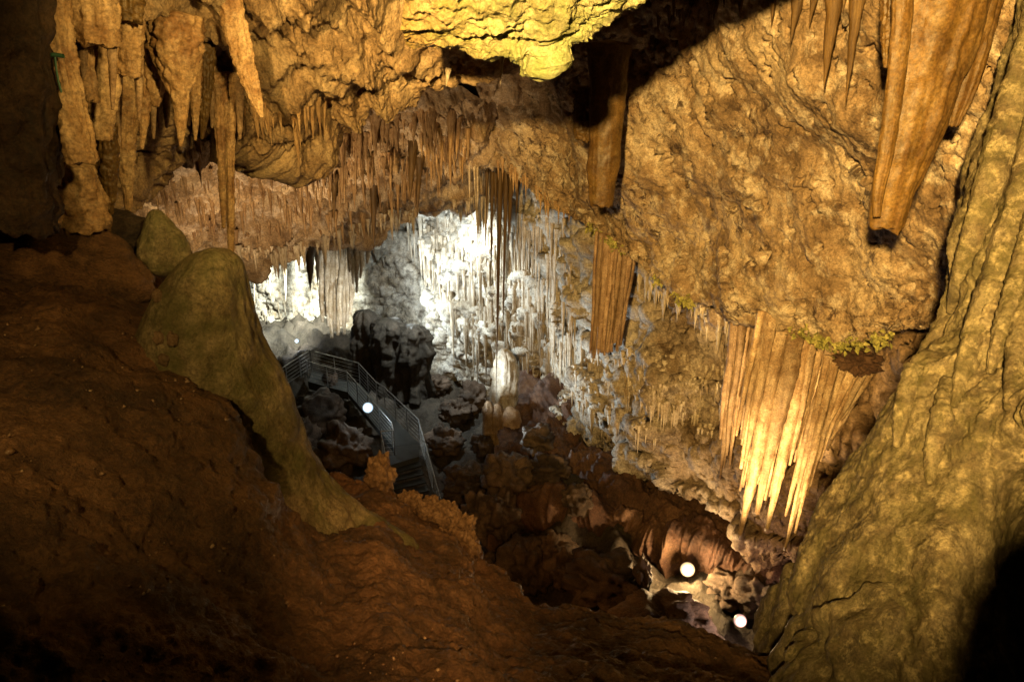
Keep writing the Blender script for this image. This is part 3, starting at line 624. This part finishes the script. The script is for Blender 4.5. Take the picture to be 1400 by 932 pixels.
def _tube(name, pts, r):
    V = []
    for p in pts: V += [p + r * np.array([math.cos(q), math.sin(q) * .7, math.sin(q) * .7]) if name == 'cable' else p + r * np.array([0, math.cos(q), math.sin(q)]) for q in np.linspace(0, 2 * math.pi, 8, endpoint=False)]
    link(name, raw_mesh(name, np.array(V), grid_faces(len(pts), 8, True), M['green_paint']), gb_)
_tube('bar', [_b(64, 76), _b(75, 75), _b(87, 77)], .016); _tube('cable', [_b(75, 77), _b(77, 95), _b(80, 112), _b(84, 126)], .009)
# --- large broken stalactites on the right slab
col('largest broken brown stalactite hanging at the upper right', [(1300, -60, 66), (1290, 0, 60), (1268, 100, 48), (1245, 190, 38), (1222, 260, 29), (1211, 312, 22)], 'st_brown', 7.6, True, flat=0.5, flute=0.06, rough=0.04, ns=120, nr=160, nf=1.6, nfl=4)
col('thin brown sliver on the left face of the largest broken stalactite', [(1236, -60, 15), (1230, 60, 13), (1214, 190, 11), (1201, 262, 8), (1199, 296, 5)], 'st_brown', 7.35, True, flat=0.6, flute=0.05, rough=0.03, nf=1.4)
col('narrow brown slab behind the right edge of the largest broken stalactite', [(1362, -60, 22), (1345, 20, 17), (1322, 110, 14), (1304, 172, 6)], 'st_brown', 7.9, True, flat=0.5, rough=0.03)
col('small brown flange left of the largest broken stalactite', [(1222, -40, 12), (1217, 40, 10), (1213, 92, 4)], 'st_brown', 7.9, False)
col('broken brown stalactite hanging below the dark shadow in the middle', [(834, 60, 28), (832, 110, 25), (828, 180, 22), (824, 240, 19), (822, 281, 15)], 'st_brown', 14.6, True, flat=0.6, flute=0.06, rough=0.04, ns=70, nr=90, nfl=4, nf=1.6)
col('flat brown flange left of the middle broken stalactite', [(806, 120, 15), (800, 160, 14), (797, 192, 8)], 'st_brown', 14.9, True, flat=0.5)
for lb, a in [('pointed tooth at the top edge above the right slab', (1012, -20, 1012, 27, 6)), ('second tooth at the top edge above the right slab', (1058, -20, 1054, 36, 7)),
              ('dark wide tooth in the middle of the top edge row', (1094, -20, 1080, 62, 10)), ('pale tooth close to the dark wide tooth at the top edge', (1116, -20, 1106, 37, 7)),
              ('long brown tooth on the slab, third from the largest stalactite', (1142, -20, 1126, 122, 11)), ('longest tooth in the top edge row, next to the largest stalactite', (1174, -20, 1155, 140, 11)),
              ('short tooth at the left of the top edge row', (975, -10, 972, 20, 6))]:
    stal_px(*a, 'b', lb, ('cave_wall_right',), group='teeth along the top edge of the slab')

fc_ = bpy.data.objects['flowstone_column']
def rib(pts, seed):
    q = [(x, y, r) for x, y, r in pts]; Ys = []
    for x, y, r in q:
        h_ = hit(x, y, ('flowstone_column',)); Ys.append(h_[1] if h_ is not None else (Ys[-1] if Ys else 6.5))
    o = spine('flowstone_rib', q, M['column'], Y=np.array(Ys) - .02, flute=0.16, nfl=5, rough=0.06, seed=seed, ns=30, nr=90, parent=fc_, nf=2.4)
rib([(1418, 40, 20), (1384, 150, 20), (1350, 270, 18), (1318, 375, 14), (1300, 428, 5)], 3)
rib([(1440, 120, 22), (1398, 270, 22), (1356, 400, 19), (1322, 500, 13), (1304, 556, 4)], 5)
rib([(1430, 260, 16), (1400, 360, 15), (1372, 450, 12), (1352, 510, 4)], 7)
rib([(1460, 250, 22), (1425, 380, 20), (1396, 480, 17), (1378, 560, 5)], 8)
rib([(1300, 520, 12), (1290, 570, 14), (1278, 620, 12), (1270, 660, 4)], 11)
rib([(1250, 500, 12), (1236, 560, 12), (1226, 610, 4)], 12)
# --- fluted draperies
def drapery(label, pipes, Y, mat, cat='drapery', name='fluted_drapery', ns=22, nr=44):
    root = bpy.data.objects.new(name, None); COL.objects.link(root); root.location = PY(pipes[0][0], pipes[0][1], Y); tag(root, label, cat)
    for i, (x0, y0, x1, y1, w0, w1, dY) in enumerate(pipes):
        xm = x0 + (x1 - x0) * .5
        pts = [(x0, y0, w0), (x0 + (x1 - x0) * .3 + g.uniform(-1.6, 1.6), y0 + (y1 - y0) * .3, w0 * g.uniform(.8, 1.05)), (x0 + (x1 - x0) * .65 + g.uniform(-2.6, 2.6), y0 + (y1 - y0) * .65, (w0 * .5 + w1 * .5) * g.uniform(.85, 1.25)), (x1, y1, w1)]
        spine('pipe', pts, M[mat], Y=Y + dY, flat=0.8, flute=0.28, nfl=7, rough=0.07, seed=i + 3, ns=ns, nr=nr, parent=root)
    return root
g = np.random.default_rng(5)
pipes = []
for i in range(38):                                   # main bank of the organ
    f = i / 37; x0 = 1040 + 112 * f + g.uniform(-1.5, 1.5); y0 = 425 + 30 * f
    tips = np.interp(f, [0, .08, .16, .22, .30, .36, .42, .5, .6, .72, .85, 1], [590, 625, 670, 660, 680, 640, 695, 680, 660, 640, 600, 615]) + g.uniform(-40, 16)
    x1 = x0 - (tips - y0) * 0.20 + g.uniform(-3, 3); w_ = g.uniform(3.2, 6.4)
    pipes.append((x0, y0, x1, tips, w_, 1.2, g.uniform(-.35, .45)))
pipes += [(1068, 452, 1011, 735, 8.5, 2.2, -.28), (1088, 456, 1035, 702, 9, 2.6, -.32), (1106, 462, 1048, 726, 8, 2.2, -.3), (1052, 450, 1013, 640, 6, 1.6, -.15)]
drapery('large pale organ-pipe curtain of fluted stalactites lit from below', pipes, 13.75, 'st_organ')
pipes = []
for i in range(22):
    f = i / 21; x0 = 1132 + 58 * f; y0 = 486 + 22 * f; tips = [752, 705, 742, 690, 728, 660, 690, 640, 680, 630, 655, 610, 640, 600, 630, 595, 615, 585, 600, 580, 590, 575][i]
    pipes.append((x0, y0, 1071 + 72 * f + g.uniform(-2, 2) + (752 - tips) * .03, tips, g.uniform(3.2, 5.6), 1.3, g.uniform(-.25, .3)))
drapery('smaller pale pipe curtain beside the right column edge', pipes, 12.9, 'st_organ')
rock_at(1174, 494, 34, 17, 'dark rough ledge of rock above the smaller pipe curtain', 'rock_ledge', 'rock', None, Y=12.55, rz=0.6, tilt=0.25, me=blob_mesh('rock_ledge', 47, M['bank'], 0.6, 1.8, 0.2, (60, 44), 0.5))
pipes = [(1003 + 34 * i / 11 + g.uniform(-2, 2), 440, 984 + 30 * i / 11 + g.uniform(-2, 2), [655, 600, 640, 585, 622, 640, 570, 610, 590, 560, 600, 570][i], g.uniform(2.6, 5), 1.2, g.uniform(-.2, .2)) for i in range(12)]
drapery('dim brown fringe left of the large organ-pipe curtain', pipes, 14.9, 'st_tan')
pipes = []
for i in range(21):
    f = i / 20; w_ = g.uniform(1.8, 4.4); pipes.append((816 + 50 * f + g.uniform(-1, 1), 316 + 20 * f, 806 + 43 * f + g.uniform(-1.5, 1.5), 487 - 14 * f * f + g.uniform(-12, 4), w_, w_ * g.uniform(.45, .8), g.uniform(-.22, .22)))
drapery('tan fluted curtain with a flat lower edge in the middle under the slab', pipes, 18.3, 'st_tan')
pipes = [(441 + 38 * i / 9, 335 + 4 * math.sin(i), 441 + 38 * i / 9, [440, 432, 446, 462, 452, 458, 446, 457, 440, 430][i], 4, 1.6, .3 * math.sin(i * 1.9)) for i in range(10)]
drapery('cream cluster of hanging pipes above the walkway', pipes, 32.5, 'st_pale')
pipes = [(478 + 24 * i / 5, 318, 478 + 24 * i / 5, [372, 388, 400, 380, 365, 360][i], 4, 1.2, .2 * math.sin(i * 1.9)) for i in range(6)]
drapery('short grey hanging fringe right of the cream pipe cluster', pipes, 31.0, 'st_pale')

# --- single stalactites picked from the photograph
one = [((511, 255, 511, 347, 5), 'b', 'thin reddish carrot-shaped stalactite hanging from the middle ceiling', ('cave_ceiling_middle',)),
 ((457, 245, 457, 310, 5), 'b', 'dark pointed stalactite left of the reddish one', ('cave_ceiling_middle',)),
 ((468, 188, 468, 278, 4), 'o', 'long thin stalactite below the orange fringe', ('cave_ceiling_middle',)),
 ((487, 195, 486, 276, 3.5), 'o', 'second long thin stalactite below the orange fringe', ('cave_ceiling_middle',)),
 ((513, 160, 512, 215, 8), 'o', 'short fat orange tooth at the right of the orange fringe', ('cave_ceiling_middle',)),
 ((565, 200, 560, 280, 6), 'b', 'brown stalactite in the middle of the middle ceiling', ('cave_ceiling_middle',)),
 ((574, 215, 570, 304, 6), 'b', 'longer brown stalactite beside the white lit area', ('cave_ceiling_middle',)),
 ((617, 160, 615, 242, 6), 'o', 'orange spike left of the leaning slab', ('cave_ceiling_middle',)),
 ((626, 165, 624, 218, 5), 'o', 'shorter orange spike beside the longer one left of the slab', ('cave_ceiling_middle',)),
 ((640, 180, 640, 222, 3), 'o', 'tiny spike close to the leaning slab edge', ('cave_ceiling_middle',)),
 ((401, 215, 402, 255, 4), 'b', 'small dark spike at the left end of the orange fringe', ('cave_ceiling_middle',))]
for a, key, lb, nm in one: stal_px(*a, key, lb, nm)
for a, lb in [((666, 222, 665, 318, 3.4), 'leftmost spike of the long brown cluster in front of the white wall'), ((673, 232, 671, 405, 3.2), 'second spike of the long brown cluster in front of the white wall'),
          ((684, 236, 678, 548, 4.2), 'longest spike of the brown cluster in front of the white wall'), ((692, 242, 687, 470, 3.4), 'fourth spike of the long brown cluster in front of the white wall'),
          ((699, 244, 695, 335, 4.0), 'short thick spike at the right of the brown cluster in front of the white wall'), ((708, 250, 705, 308, 3), 'rightmost spike of the brown cluster in front of the white wall'),
          ((678, 230, 677, 300, 3), 'short thin spike in the middle of the brown cluster in front of the white wall')]:
    stal_px(*a, 'b', lb, Y=24.5 + (a[0] % 5) * .15, group='long brown cluster')
for a, key, lb, Yv in [((387, 215, 391, 412, 9), 'p', 'brightest white stalactite in the far left chamber', 37), ((366, 215, 370, 404, 9), 'p', 'white stalactite second from the left in the far chamber', 37.4),
        ((344, 215, 348, 423, 6), 'p', 'thin yellowish stalactite at the left of the far chamber', 37.2), ((423, 336, 424, 398, 7), 'b', 'brown stalactite left of the cream pipe cluster', 29), ((404, 215, 406, 392, 7), 'p', 'short white stalactite right of the brightest one in the far chamber', 37.8),
        ((362, 345, 364, 388, 4), 'b', 'brown spike in front of the white stalactites of the far chamber', 25.5), ((434, 338, 434, 392, 4), 'p', 'thin pale spike touching the cream pipe cluster', 29.5), ((380, 344, 382, 385, 3), 'b', 'short brown spike between the two white stalactites', 25.5)]:
    stal_px(*a, key, lb, Y=Yv, group='far chamber stalactites')
stal_px(613, 96, 610, 119, 3.5, 'p', 'small yellow tip below the algae-covered block, left', Y=9.6)
stal_px(686, 80, 684, 116, 3.5, 'p', 'small yellow tip below the algae-covered block, right', Y=9.4)

# --- white stalagmite and the stubs under it
st = spine('stalagmite', [(690, 476, 2.5), (690, 482, 7), (691, 498, 11), (689, 530, 12), (688, 560, 13)], M['st_pale'], Y=27.5, flute=0.4, nfl=9, rough=0.1, seed=4, ns=36, nr=40); tag(st, 'white domed stalagmite with dripping sides below the white wall', 'stalagmite')
for x, y0, y1, r_, lb in [(698, 556, 606, 14, 'fat cream stalagmite stub under the white domed one'), (680, 552, 592, 9, 'slim stub left of the fat cream stub'), (668, 548, 572, 8, 'small grey stub left of the slim stub')]:
    st = spine('stalagmite', [(x, y0, 3), (x, y0 + 6, r_ * .7), (x, (y0 + y1) / 2, r_), (x, y1, r_ * .9), (x, y1 + 20, r_)], M['st_tan'], Y=26.5, flute=0.12, rough=.08, seed=x, ns=30, nr=36); tag(st, lb, 'stalagmite', 'stalagmite stubs under the white wall')

# --- rows and fields of small stalactites: the largest are things, the rest one mass per field
def field(spec, n, lmin, lmax, wmin, wmax, names, key, keep, label, group, mass_label, band=0, dens=None):
    out = []; tries = 0; px_ = {}
    sp_ = np.array(spec, float); closed = band == 0
    while len(out) < n and tries < n * 12:
        tries += 1
        if closed:
            lo, hi = sp_.min(0), sp_.max(0); x, y = random.uniform(lo[0], hi[0]), random.uniform(lo[1], hi[1])
            ins = False; k = len(sp_)
            for a in range(k):
                (xa, ya), (xb, yb) = sp_[a], sp_[(a + 1) % k]
                if (ya > y) != (yb > y) and x < (xb - xa) * (y - ya) / (yb - ya) + xa: ins = not ins
            if not ins: continue
            if perlin(np.array([[x * .03, y * .045, 3.1 + n]]))[0] < random.uniform(-.45, .12): continue
        else:
            s = random.uniform(0, len(sp_) - 1.001); a = int(s); x, y = sp_[a] + (sp_[a + 1] - sp_[a]) * (s - a); y += random.uniform(-band, band)
            if perlin(np.array([[x * .06, y * .02, 1.7 + n]]))[0] < random.uniform(-.5, .1): continue
        c = hit(x, y, names)
        if c is None: continue
        k = m_per_px(c); f = random.random() ** 2.2; px_[tuple(c + np.array([0, 0.02, 0.03]))] = (x, y)
        out.append((c + np.array([0, 0.02, 0.03]), (lmin + (lmax - lmin) * f) * k, (wmin + (wmax - wmin) * (0.6 * f + 0.4 * random.random())) * k, f))
    out.sort(key=lambda q: -q[1] * q[2])
    for c, Ln, r, f in out[:keep]:
        x, y = px_[tuple(c)]; zx = next(t for lim, t in ZONES[group][0] if x < lim); zy = next(t for lim, t in ZONES[group][1] if y < lim)
        stal_thing(c, Ln, r, key, (('longer ' if f > .55 else 'short ') + label + ' ' + zx + zy).strip(), group, (random.uniform(-.03, .03), random.uniform(-.03, .03)))
    V, Fc, nb = [], [], 0
    for c, Ln, r, f in out[keep:]:
        q, fc = random.choice(ST_RAW); a = random.uniform(0, 6.28); ca, sa = math.cos(a), math.sin(a)
        v = np.stack([q[:, 0] * ca - q[:, 1] * sa, q[:, 0] * sa + q[:, 1] * ca, q[:, 2]], 1) * np.array([r, r, Ln]) + c
        V.append(v); Fc.append(fc + nb); nb += len(v)
    if V:
        o = link('stalactite_fringe', raw_mesh('stalactite_fringe', np.vstack(V), np.vstack(Fc), M[{'o': 'st_orange', 'b': 'st_brown', 'p': 'st_pale'}[key]]))
        tag(o, mass_label, 'stalactites', kind='stuff')
BIG = 9999
ZONES = {
 'orange fringe teeth': ([(425, 'at its left end'), (455, 'left of its middle'), (490, 'above the long thin pair'), (530, 'near the short fat tooth'), (BIG, 'at its right end')], [(BIG, '')]),
 'second fringe spikes': ([(450, 'at the left'), (500, 'above the reddish carrot one'), (560, 'near the middle'), (BIG, 'by the slab')], [(BIG, '')]),
 'middle ceiling stalactites': ([(240, 'at far left'), (330, 'by the long twin pair'), (420, 'right of the twin pair'), (520, 'by the reddish carrot one'), (BIG, 'by the slab')], [(230, ', high'), (280, ''), (BIG, ', near its lip')]),
 'lip stalactites': ([(380, 'over the far chamber'), (450, 'over the cream pipes'), (530, 'over the dark pillars'), (600, 'over the white wall'), (BIG, 'beside the brown cluster')], [(BIG, '')]),
 'white wall stalactites': ([(575, 'at its far left'), (598, 'at its left'), (620, 'left of its middle'), (660, 'left of the brown cluster'), (700, 'behind the brown cluster'), (745, 'right of the brown cluster'), (BIG, 'by the tan curtain')], [(340, ', high'), (400, ', upper middle'), (450, ', lower middle'), (BIG, ', low')]),
 'dim wall stalactites': ([(780, 'above the boulder pile'), (840, 'below the tan curtain'), (900, 'right of the tan curtain'), (950, 'in the middle'), (BIG, 'by the dim brown fringe')], [(510, ', high'), (550, ''), (BIG, ', low')]),
 'row under the slab edge': ([(900, 'next to the tan curtain'), (940, 'left of the middle'), (980, 'right of the middle'), (BIG, 'next to the organ curtain')], [(BIG, '')]),
 'near ceiling teeth': ([(200, 'at its left end'), (230, 'left of the broad tooth'), (260, 'below the broad tooth'), (300, 'left of the long twin pair'), (330, 'right of the long twin pair'), (360, 'below the folded drapery'), (390, 'left of the orange fringe'), (BIG, 'above the orange fringe')], [(BIG, '')]),
 'far chamber ribs': ([(370, 'at the left'), (400, 'in the middle'), (BIG, 'at the right')], [(BIG, '')]),
}
MC, FW, RW = ('cave_ceiling_middle',), ('cave_wall_far',), ('cave_wall_right', 'cave_wall_far')
field([(398, 196), (440, 196), (480, 188), (530, 172), (600, 158)], 90, 14, 46, 3, 6, MC, 'o', 46, 'orange tooth in the fringe below the near ceiling ledge', 'orange fringe teeth', 'dense fringe of tiny orange teeth under the near ceiling ledge', band=12)
field([(400, 235), (470, 228), (540, 215), (640, 195)], 90, 10, 40, 2, 4, MC, 'o', 24, 'thin spike in the second fringe below the orange teeth', 'second fringe spikes', 'second fringe of tiny spikes below the orange teeth', band=10)
field([(160, 180), (640, 170), (650, 250), (540, 280), (400, 330), (240, 320)], 520, 6, 40, 1.2, 3.6, MC, 'o', 30, 'small stalactite on the middle ceiling', 'middle ceiling stalactites', 'tiny stalactites scattered over the middle ceiling')
field([(320, 346), (380, 346), (440, 334), (520, 300), (600, 284), (680, 270)], 110, 8, 40, 2, 4, MC, 'p', 20, 'pale stalactite on the middle ceiling lip', 'lip stalactites', 'fringe of tiny stalactites along the lip of the middle ceiling', band=8)
field([(545, 285), (770, 300), (800, 480), (700, 505), (620, 440)], 760, 8, 95, 1.2, 3.6, FW, 'p', 50, 'pale stalactite on the white lit far wall', 'white wall stalactites', 'mass of fine pale stalactites on the white lit far wall')
field([(700, 470), (800, 470), (1000, 500), (1005, 600), (880, 590), (740, 545)], 520, 6, 46, 1.2, 3.4, FW, 'p', 25, 'stalactite on the dim far wall', 'dim wall stalactites', 'mass of small stalactites on the dim right part of the far wall')
field([(868, 382), (930, 412), (1000, 446), (1030, 460)], 70, 12, 50, 2.4, 5, FW, 'p', 24, 'grey stalactite in the row under the slab edge', 'row under the slab edge', 'fringe of tiny grey stalactites under the slab edge', band=14)
field([(330, 400), (430, 400), (430, 470), (340, 470)], 60, 20, 60, 1.5, 3, FW, 'p', 10, 'thin flowstone rib in the far left chamber', 'far chamber ribs', 'fine flowstone ribs on the wall of the far left chamber')
field([(160, 150), (220, 132), (290, 122), (350, 145), (400, 172), (450, 148)], 90, 10, 48, 2, 5, ('cave_ceiling_near',), 'o', 18, 'orange tooth on the near ceiling edge', 'near ceiling teeth', 'fringe of tiny teeth along the near ceiling edge', band=16)
field([(655, 195), (700, 235), (745, 272), (800, 318)], 70, 6, 34, 1.2, 3, ('cave_wall_right',), 'o', 0, '', '', 'fringe of tiny teeth along the left end of the slab edge', band=9)
field([(640, 225), (690, 235), (760, 300), (720, 330), (650, 300)], 160, 15, 90, 1.2, 3.4, FW + MC, 'p', 0, '', '', 'thin hanging spikes behind the long brown cluster')
field([(900, 20), (1000, -5), (1190, -10)], 30, 10, 30, 2, 5, ('cave_wall_right',), 'b', 0, '', '', 'tiny teeth along the top edge above the slab', band=10)

# moss tufts along the lower edge of the slab
def tufts(spec, n, label):
    V, Fc, nb = [], [], 0; sp_ = np.array(spec, float)
    for _ in range(n):
        t = random.uniform(0, len(sp_) - 1.001); a = int(t); x, y = sp_[a] + (sp_[a + 1] - sp_[a]) * (t - a)
        c = None
        for dy in range(0, 60, 3):                       # the last rock above the edge
            c = hit(x, y + 24 - dy + random.uniform(-4, 4), ('cave_wall_right',))
            if c is not None and c[1] < np.interp(x, [746, 868, 1040, 1160, 1300], [21.5, 18.3, 14.6, 12.8, 11.2]): break
            c = None
        if c is None: continue
        for _k in range(7):
            d = RNG.normal(size=3); d /= np.linalg.norm(d); d[1] -= .4; d[2] -= .2; e = np.cross(d, RNG.normal(size=3)); e /= np.linalg.norm(e); r = random.uniform(.03, .075)
            b = c + RNG.normal(size=3) * .05 - np.array([0, .06, .02])
            V.append(np.array([b - e * r * .5, b + d * r * .6 - e * r * .7, b + d * r * 1.6, b + d * r * .6 + e * r * .7])); Fc.append(np.array([[nb, nb + 1, nb + 2, nb + 3]])); nb += 4
    if V: tag(link('moss', raw_mesh('moss', np.vstack(V), np.vstack(Fc), M['moss'], False)), label, 'moss', kind='stuff')
tufts([(805, 335), (830, 348), (850, 358)], 26, 'yellow moss above the tan fluted curtain'); tufts([(895, 380), (925, 392), (945, 400)], 22, 'yellow moss on the slab edge right of the tan curtain')
tufts([(1080, 462), (1120, 470), (1165, 474), (1215, 472)], 48, 'yellow moss above the organ-pipe curtain')

# ------------------------------------------------------------------ walkway, steps, railings
def prism(name, pts, z0, z1, mat, parent=None):
    n = len(pts); v = [(x, y, z0) for x, y in pts] + [(x, y, z1) for x, y in pts]
    f = [list(range(n))[::-1], list(range(n, 2 * n))] + [[i, (i + 1) % n, n + (i + 1) % n, n + i] for i in range(n)]
    me = bpy.data.meshes.new(name); me.from_pydata(v, [], f); me.update(); me.materials.append(mat); return link(name, me, parent)
def tube(name, pts, r, mat, parent=None, n=6):
    pts = [np.array(p, float) for p in pts]; V = []
    for i, p in enumerate(pts):
        t = (pts[min(i + 1, len(pts) - 1)] - pts[max(i - 1, 0)]); t /= np.linalg.norm(t) + 1e-9
        a = np.cross(t, [0, 0, 1]) if abs(t[2]) < .95 else np.cross(t, [1, 0, 0]); a /= np.linalg.norm(a); b = np.cross(t, a)
        V += [p + r * (math.cos(q) * a + math.sin(q) * b) for q in np.linspace(0, 2 * math.pi, n, endpoint=False)]
    return link(name, raw_mesh(name, np.array(V), grid_faces(len(pts), n, True), mat), parent)
RZ = 1.5                                                # height of the handrail above the walkway level at 0.5
def on_plane(px, py, z):
    v = (py - CY) / F; d = (EYE - z) / (sp + cp * v); return np.array([(px - CX) / F * d, d * (cp - sp * v), z])
outer = [on_plane(x, y, RZ) for x, y in ((424, 479), (490, 496), (514, 522), (525, 529), (572, 573))]
inner = [on_plane(x, y, RZ) for x, y in ((419, 494), (474, 508), (535, 577), (538, 588))]
farr = [on_plane(x, y, RZ) for x, y in ((355, 520), (370, 513), (409, 488))]
o_end = on_plane(604, 688, 0.2); i_end = on_plane(541, 690, 0.2); i_st = on_plane(520.5, 589.5, RZ)
wk = bpy.data.objects.new('walkway', None); COL.objects.link(wk); wk['kind'] = 'structure'
ou = [p[:2] for p in outer]; inn = [p[:2] for p in inner]
prism('deck', [tuple(inn[0]), tuple(inn[1]), tuple(ou[1]), tuple(ou[0])], .28, .5, M['deck'], wk)
prism('deck', [tuple(inn[1]), tuple(inn[2]), tuple(ou[4]), tuple(ou[3]), tuple(ou[2]), tuple(ou[1])], .276, .496, M['deck'], wk)
end_o, end_i = o_end[:2], i_end[:2]
li = np.array(i_st[:2]); lo_ = np.array(ou[4])
d_dir = np.array([0.0, -1.0])
prism('landing', [tuple(inn[2]), tuple(inn[3]), tuple(li), tuple(li + (0.02, -.9)), tuple(lo_ + (.1, -1.0)), tuple(lo_)], .272, .492, M['deck'], wk)
A0, A1 = li + (0.02, -.9), lo_ + (.1, -1.0); B0_, B1_ = end_i + (0, -.3), end_o + (0, -.3)
nst = 9
for k in range(nst):
    a, b = k / nst, (k + 1) / nst; z = 0.45 - (k + 1) * 0.145
    prism('step', [tuple(A0 + (B0_ - A0) * a), tuple(A1 + (B1_ - A1) * a), tuple(A1 + (B1_ - A1) * b), tuple(A0 + (B0_ - A0) * b)], z - .06, z, M['rubber'], wk)
prism('edge_strip', [tuple(inn[0]), tuple(inn[1]), tuple(inn[1] - (0, .06)), tuple(inn[0] - (0, .06))], .2, .56, M['deck'], wk)
def railing(label, tops, bars=5, post_every=1.3, h=1.0):
    root = bpy.data.objects.new('railing', None); COL.objects.link(root); tag(root, label, 'railing', 'walkway railings')
    tube('handrail', tops, 0.022, M['metal'], root)
    for k in range(bars):
        dz = -h * (k + 1) / (bars + 1); tube('rail_bar', [p + np.array([0, 0, dz]) for p in tops], 0.007, M['metal'], root, 5)
    for a, b in zip(tops[:-1], tops[1:]):
        n = max(1, int(round(np.linalg.norm(b - a) / post_every)))
        for i in range(n): p = a + (b - a) * i / n; tube('post', [p, p + np.array([0, 0, -h])], 0.02, M['metal'], root)
    p = tops[-1]; tube('post', [p, p + np.array([0, 0, -h])], 0.02, M['metal'], root)
railing('outer steel railing of the walkway running down along the steps', outer + [o_end])
railing('inner steel railing of the walkway beside the bright white lamp', inner + [i_st])
railing('steel railing on the left side of the descending steps', [i_st + np.array([.0, -.02, -.01]), i_end])
railing('dim steel railing at the far left end of the walkway', farr + [outer[0] + np.array([-.02, 0, -.01])])
r1 = [on_plane(x, y, 1.0) for x, y in ((962, 833), (996, 836))]; railing('short steel railing left of the pink-lit lamp', r1, 3, h=.6)
r1 = [on_plane(x, y, 0.8) for x, y in ((984, 857), (1008, 864))]; railing('short low steel railing below the pink-lit lamp', r1, 3, h=.6)

# ------------------------------------------------------------------ lit floodlights seen in the picture
def floodlight(px, py, Y, R, mat, label, col, watts, face, post=0.0):
    c = PY(px, py, Y); root = bpy.data.objects.new('floodlight', None); COL.objects.link(root); root.location = c; tag(root, label, 'floodlight', 'lit floodlights')
    root.rotation_euler = Vector(face).to_track_quat('Y', 'Z').to_euler()
    th = np.linspace(0, 2 * math.pi, 24, endpoint=False)
    def lathe(name, prof, m):
        V = np.array([[r * math.cos(a), y, r * math.sin(a)] for y, r in prof for a in th]); return link(name, raw_mesh(name, V, grid_faces(len(prof), 24, True), m), root)
    lathe('housing', [(-.34, .001), (-.34, R * .45), (-.26, R * .6), (-.10, R * .9), (-.06, R * .9)], M['black'])
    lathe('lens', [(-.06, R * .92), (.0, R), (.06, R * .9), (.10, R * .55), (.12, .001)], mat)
    tube('bracket', [(-R * .7, -.16, -R * .3), (-R * .7, -.16, -R * .7), (R * .7, -.16, -R * .7), (R * .7, -.16, -R * .3)], .018, M['black'], root)
    if post: tube('stake', [(0, -.16, -R * .7), (0, -.16, -R * .7 - post)], .022, M['black'], root)
    n = Vector(face).normalized()
    lamp_light('POINT', c + np.array(n) * 0.3, col, watts, radius=R * .6)
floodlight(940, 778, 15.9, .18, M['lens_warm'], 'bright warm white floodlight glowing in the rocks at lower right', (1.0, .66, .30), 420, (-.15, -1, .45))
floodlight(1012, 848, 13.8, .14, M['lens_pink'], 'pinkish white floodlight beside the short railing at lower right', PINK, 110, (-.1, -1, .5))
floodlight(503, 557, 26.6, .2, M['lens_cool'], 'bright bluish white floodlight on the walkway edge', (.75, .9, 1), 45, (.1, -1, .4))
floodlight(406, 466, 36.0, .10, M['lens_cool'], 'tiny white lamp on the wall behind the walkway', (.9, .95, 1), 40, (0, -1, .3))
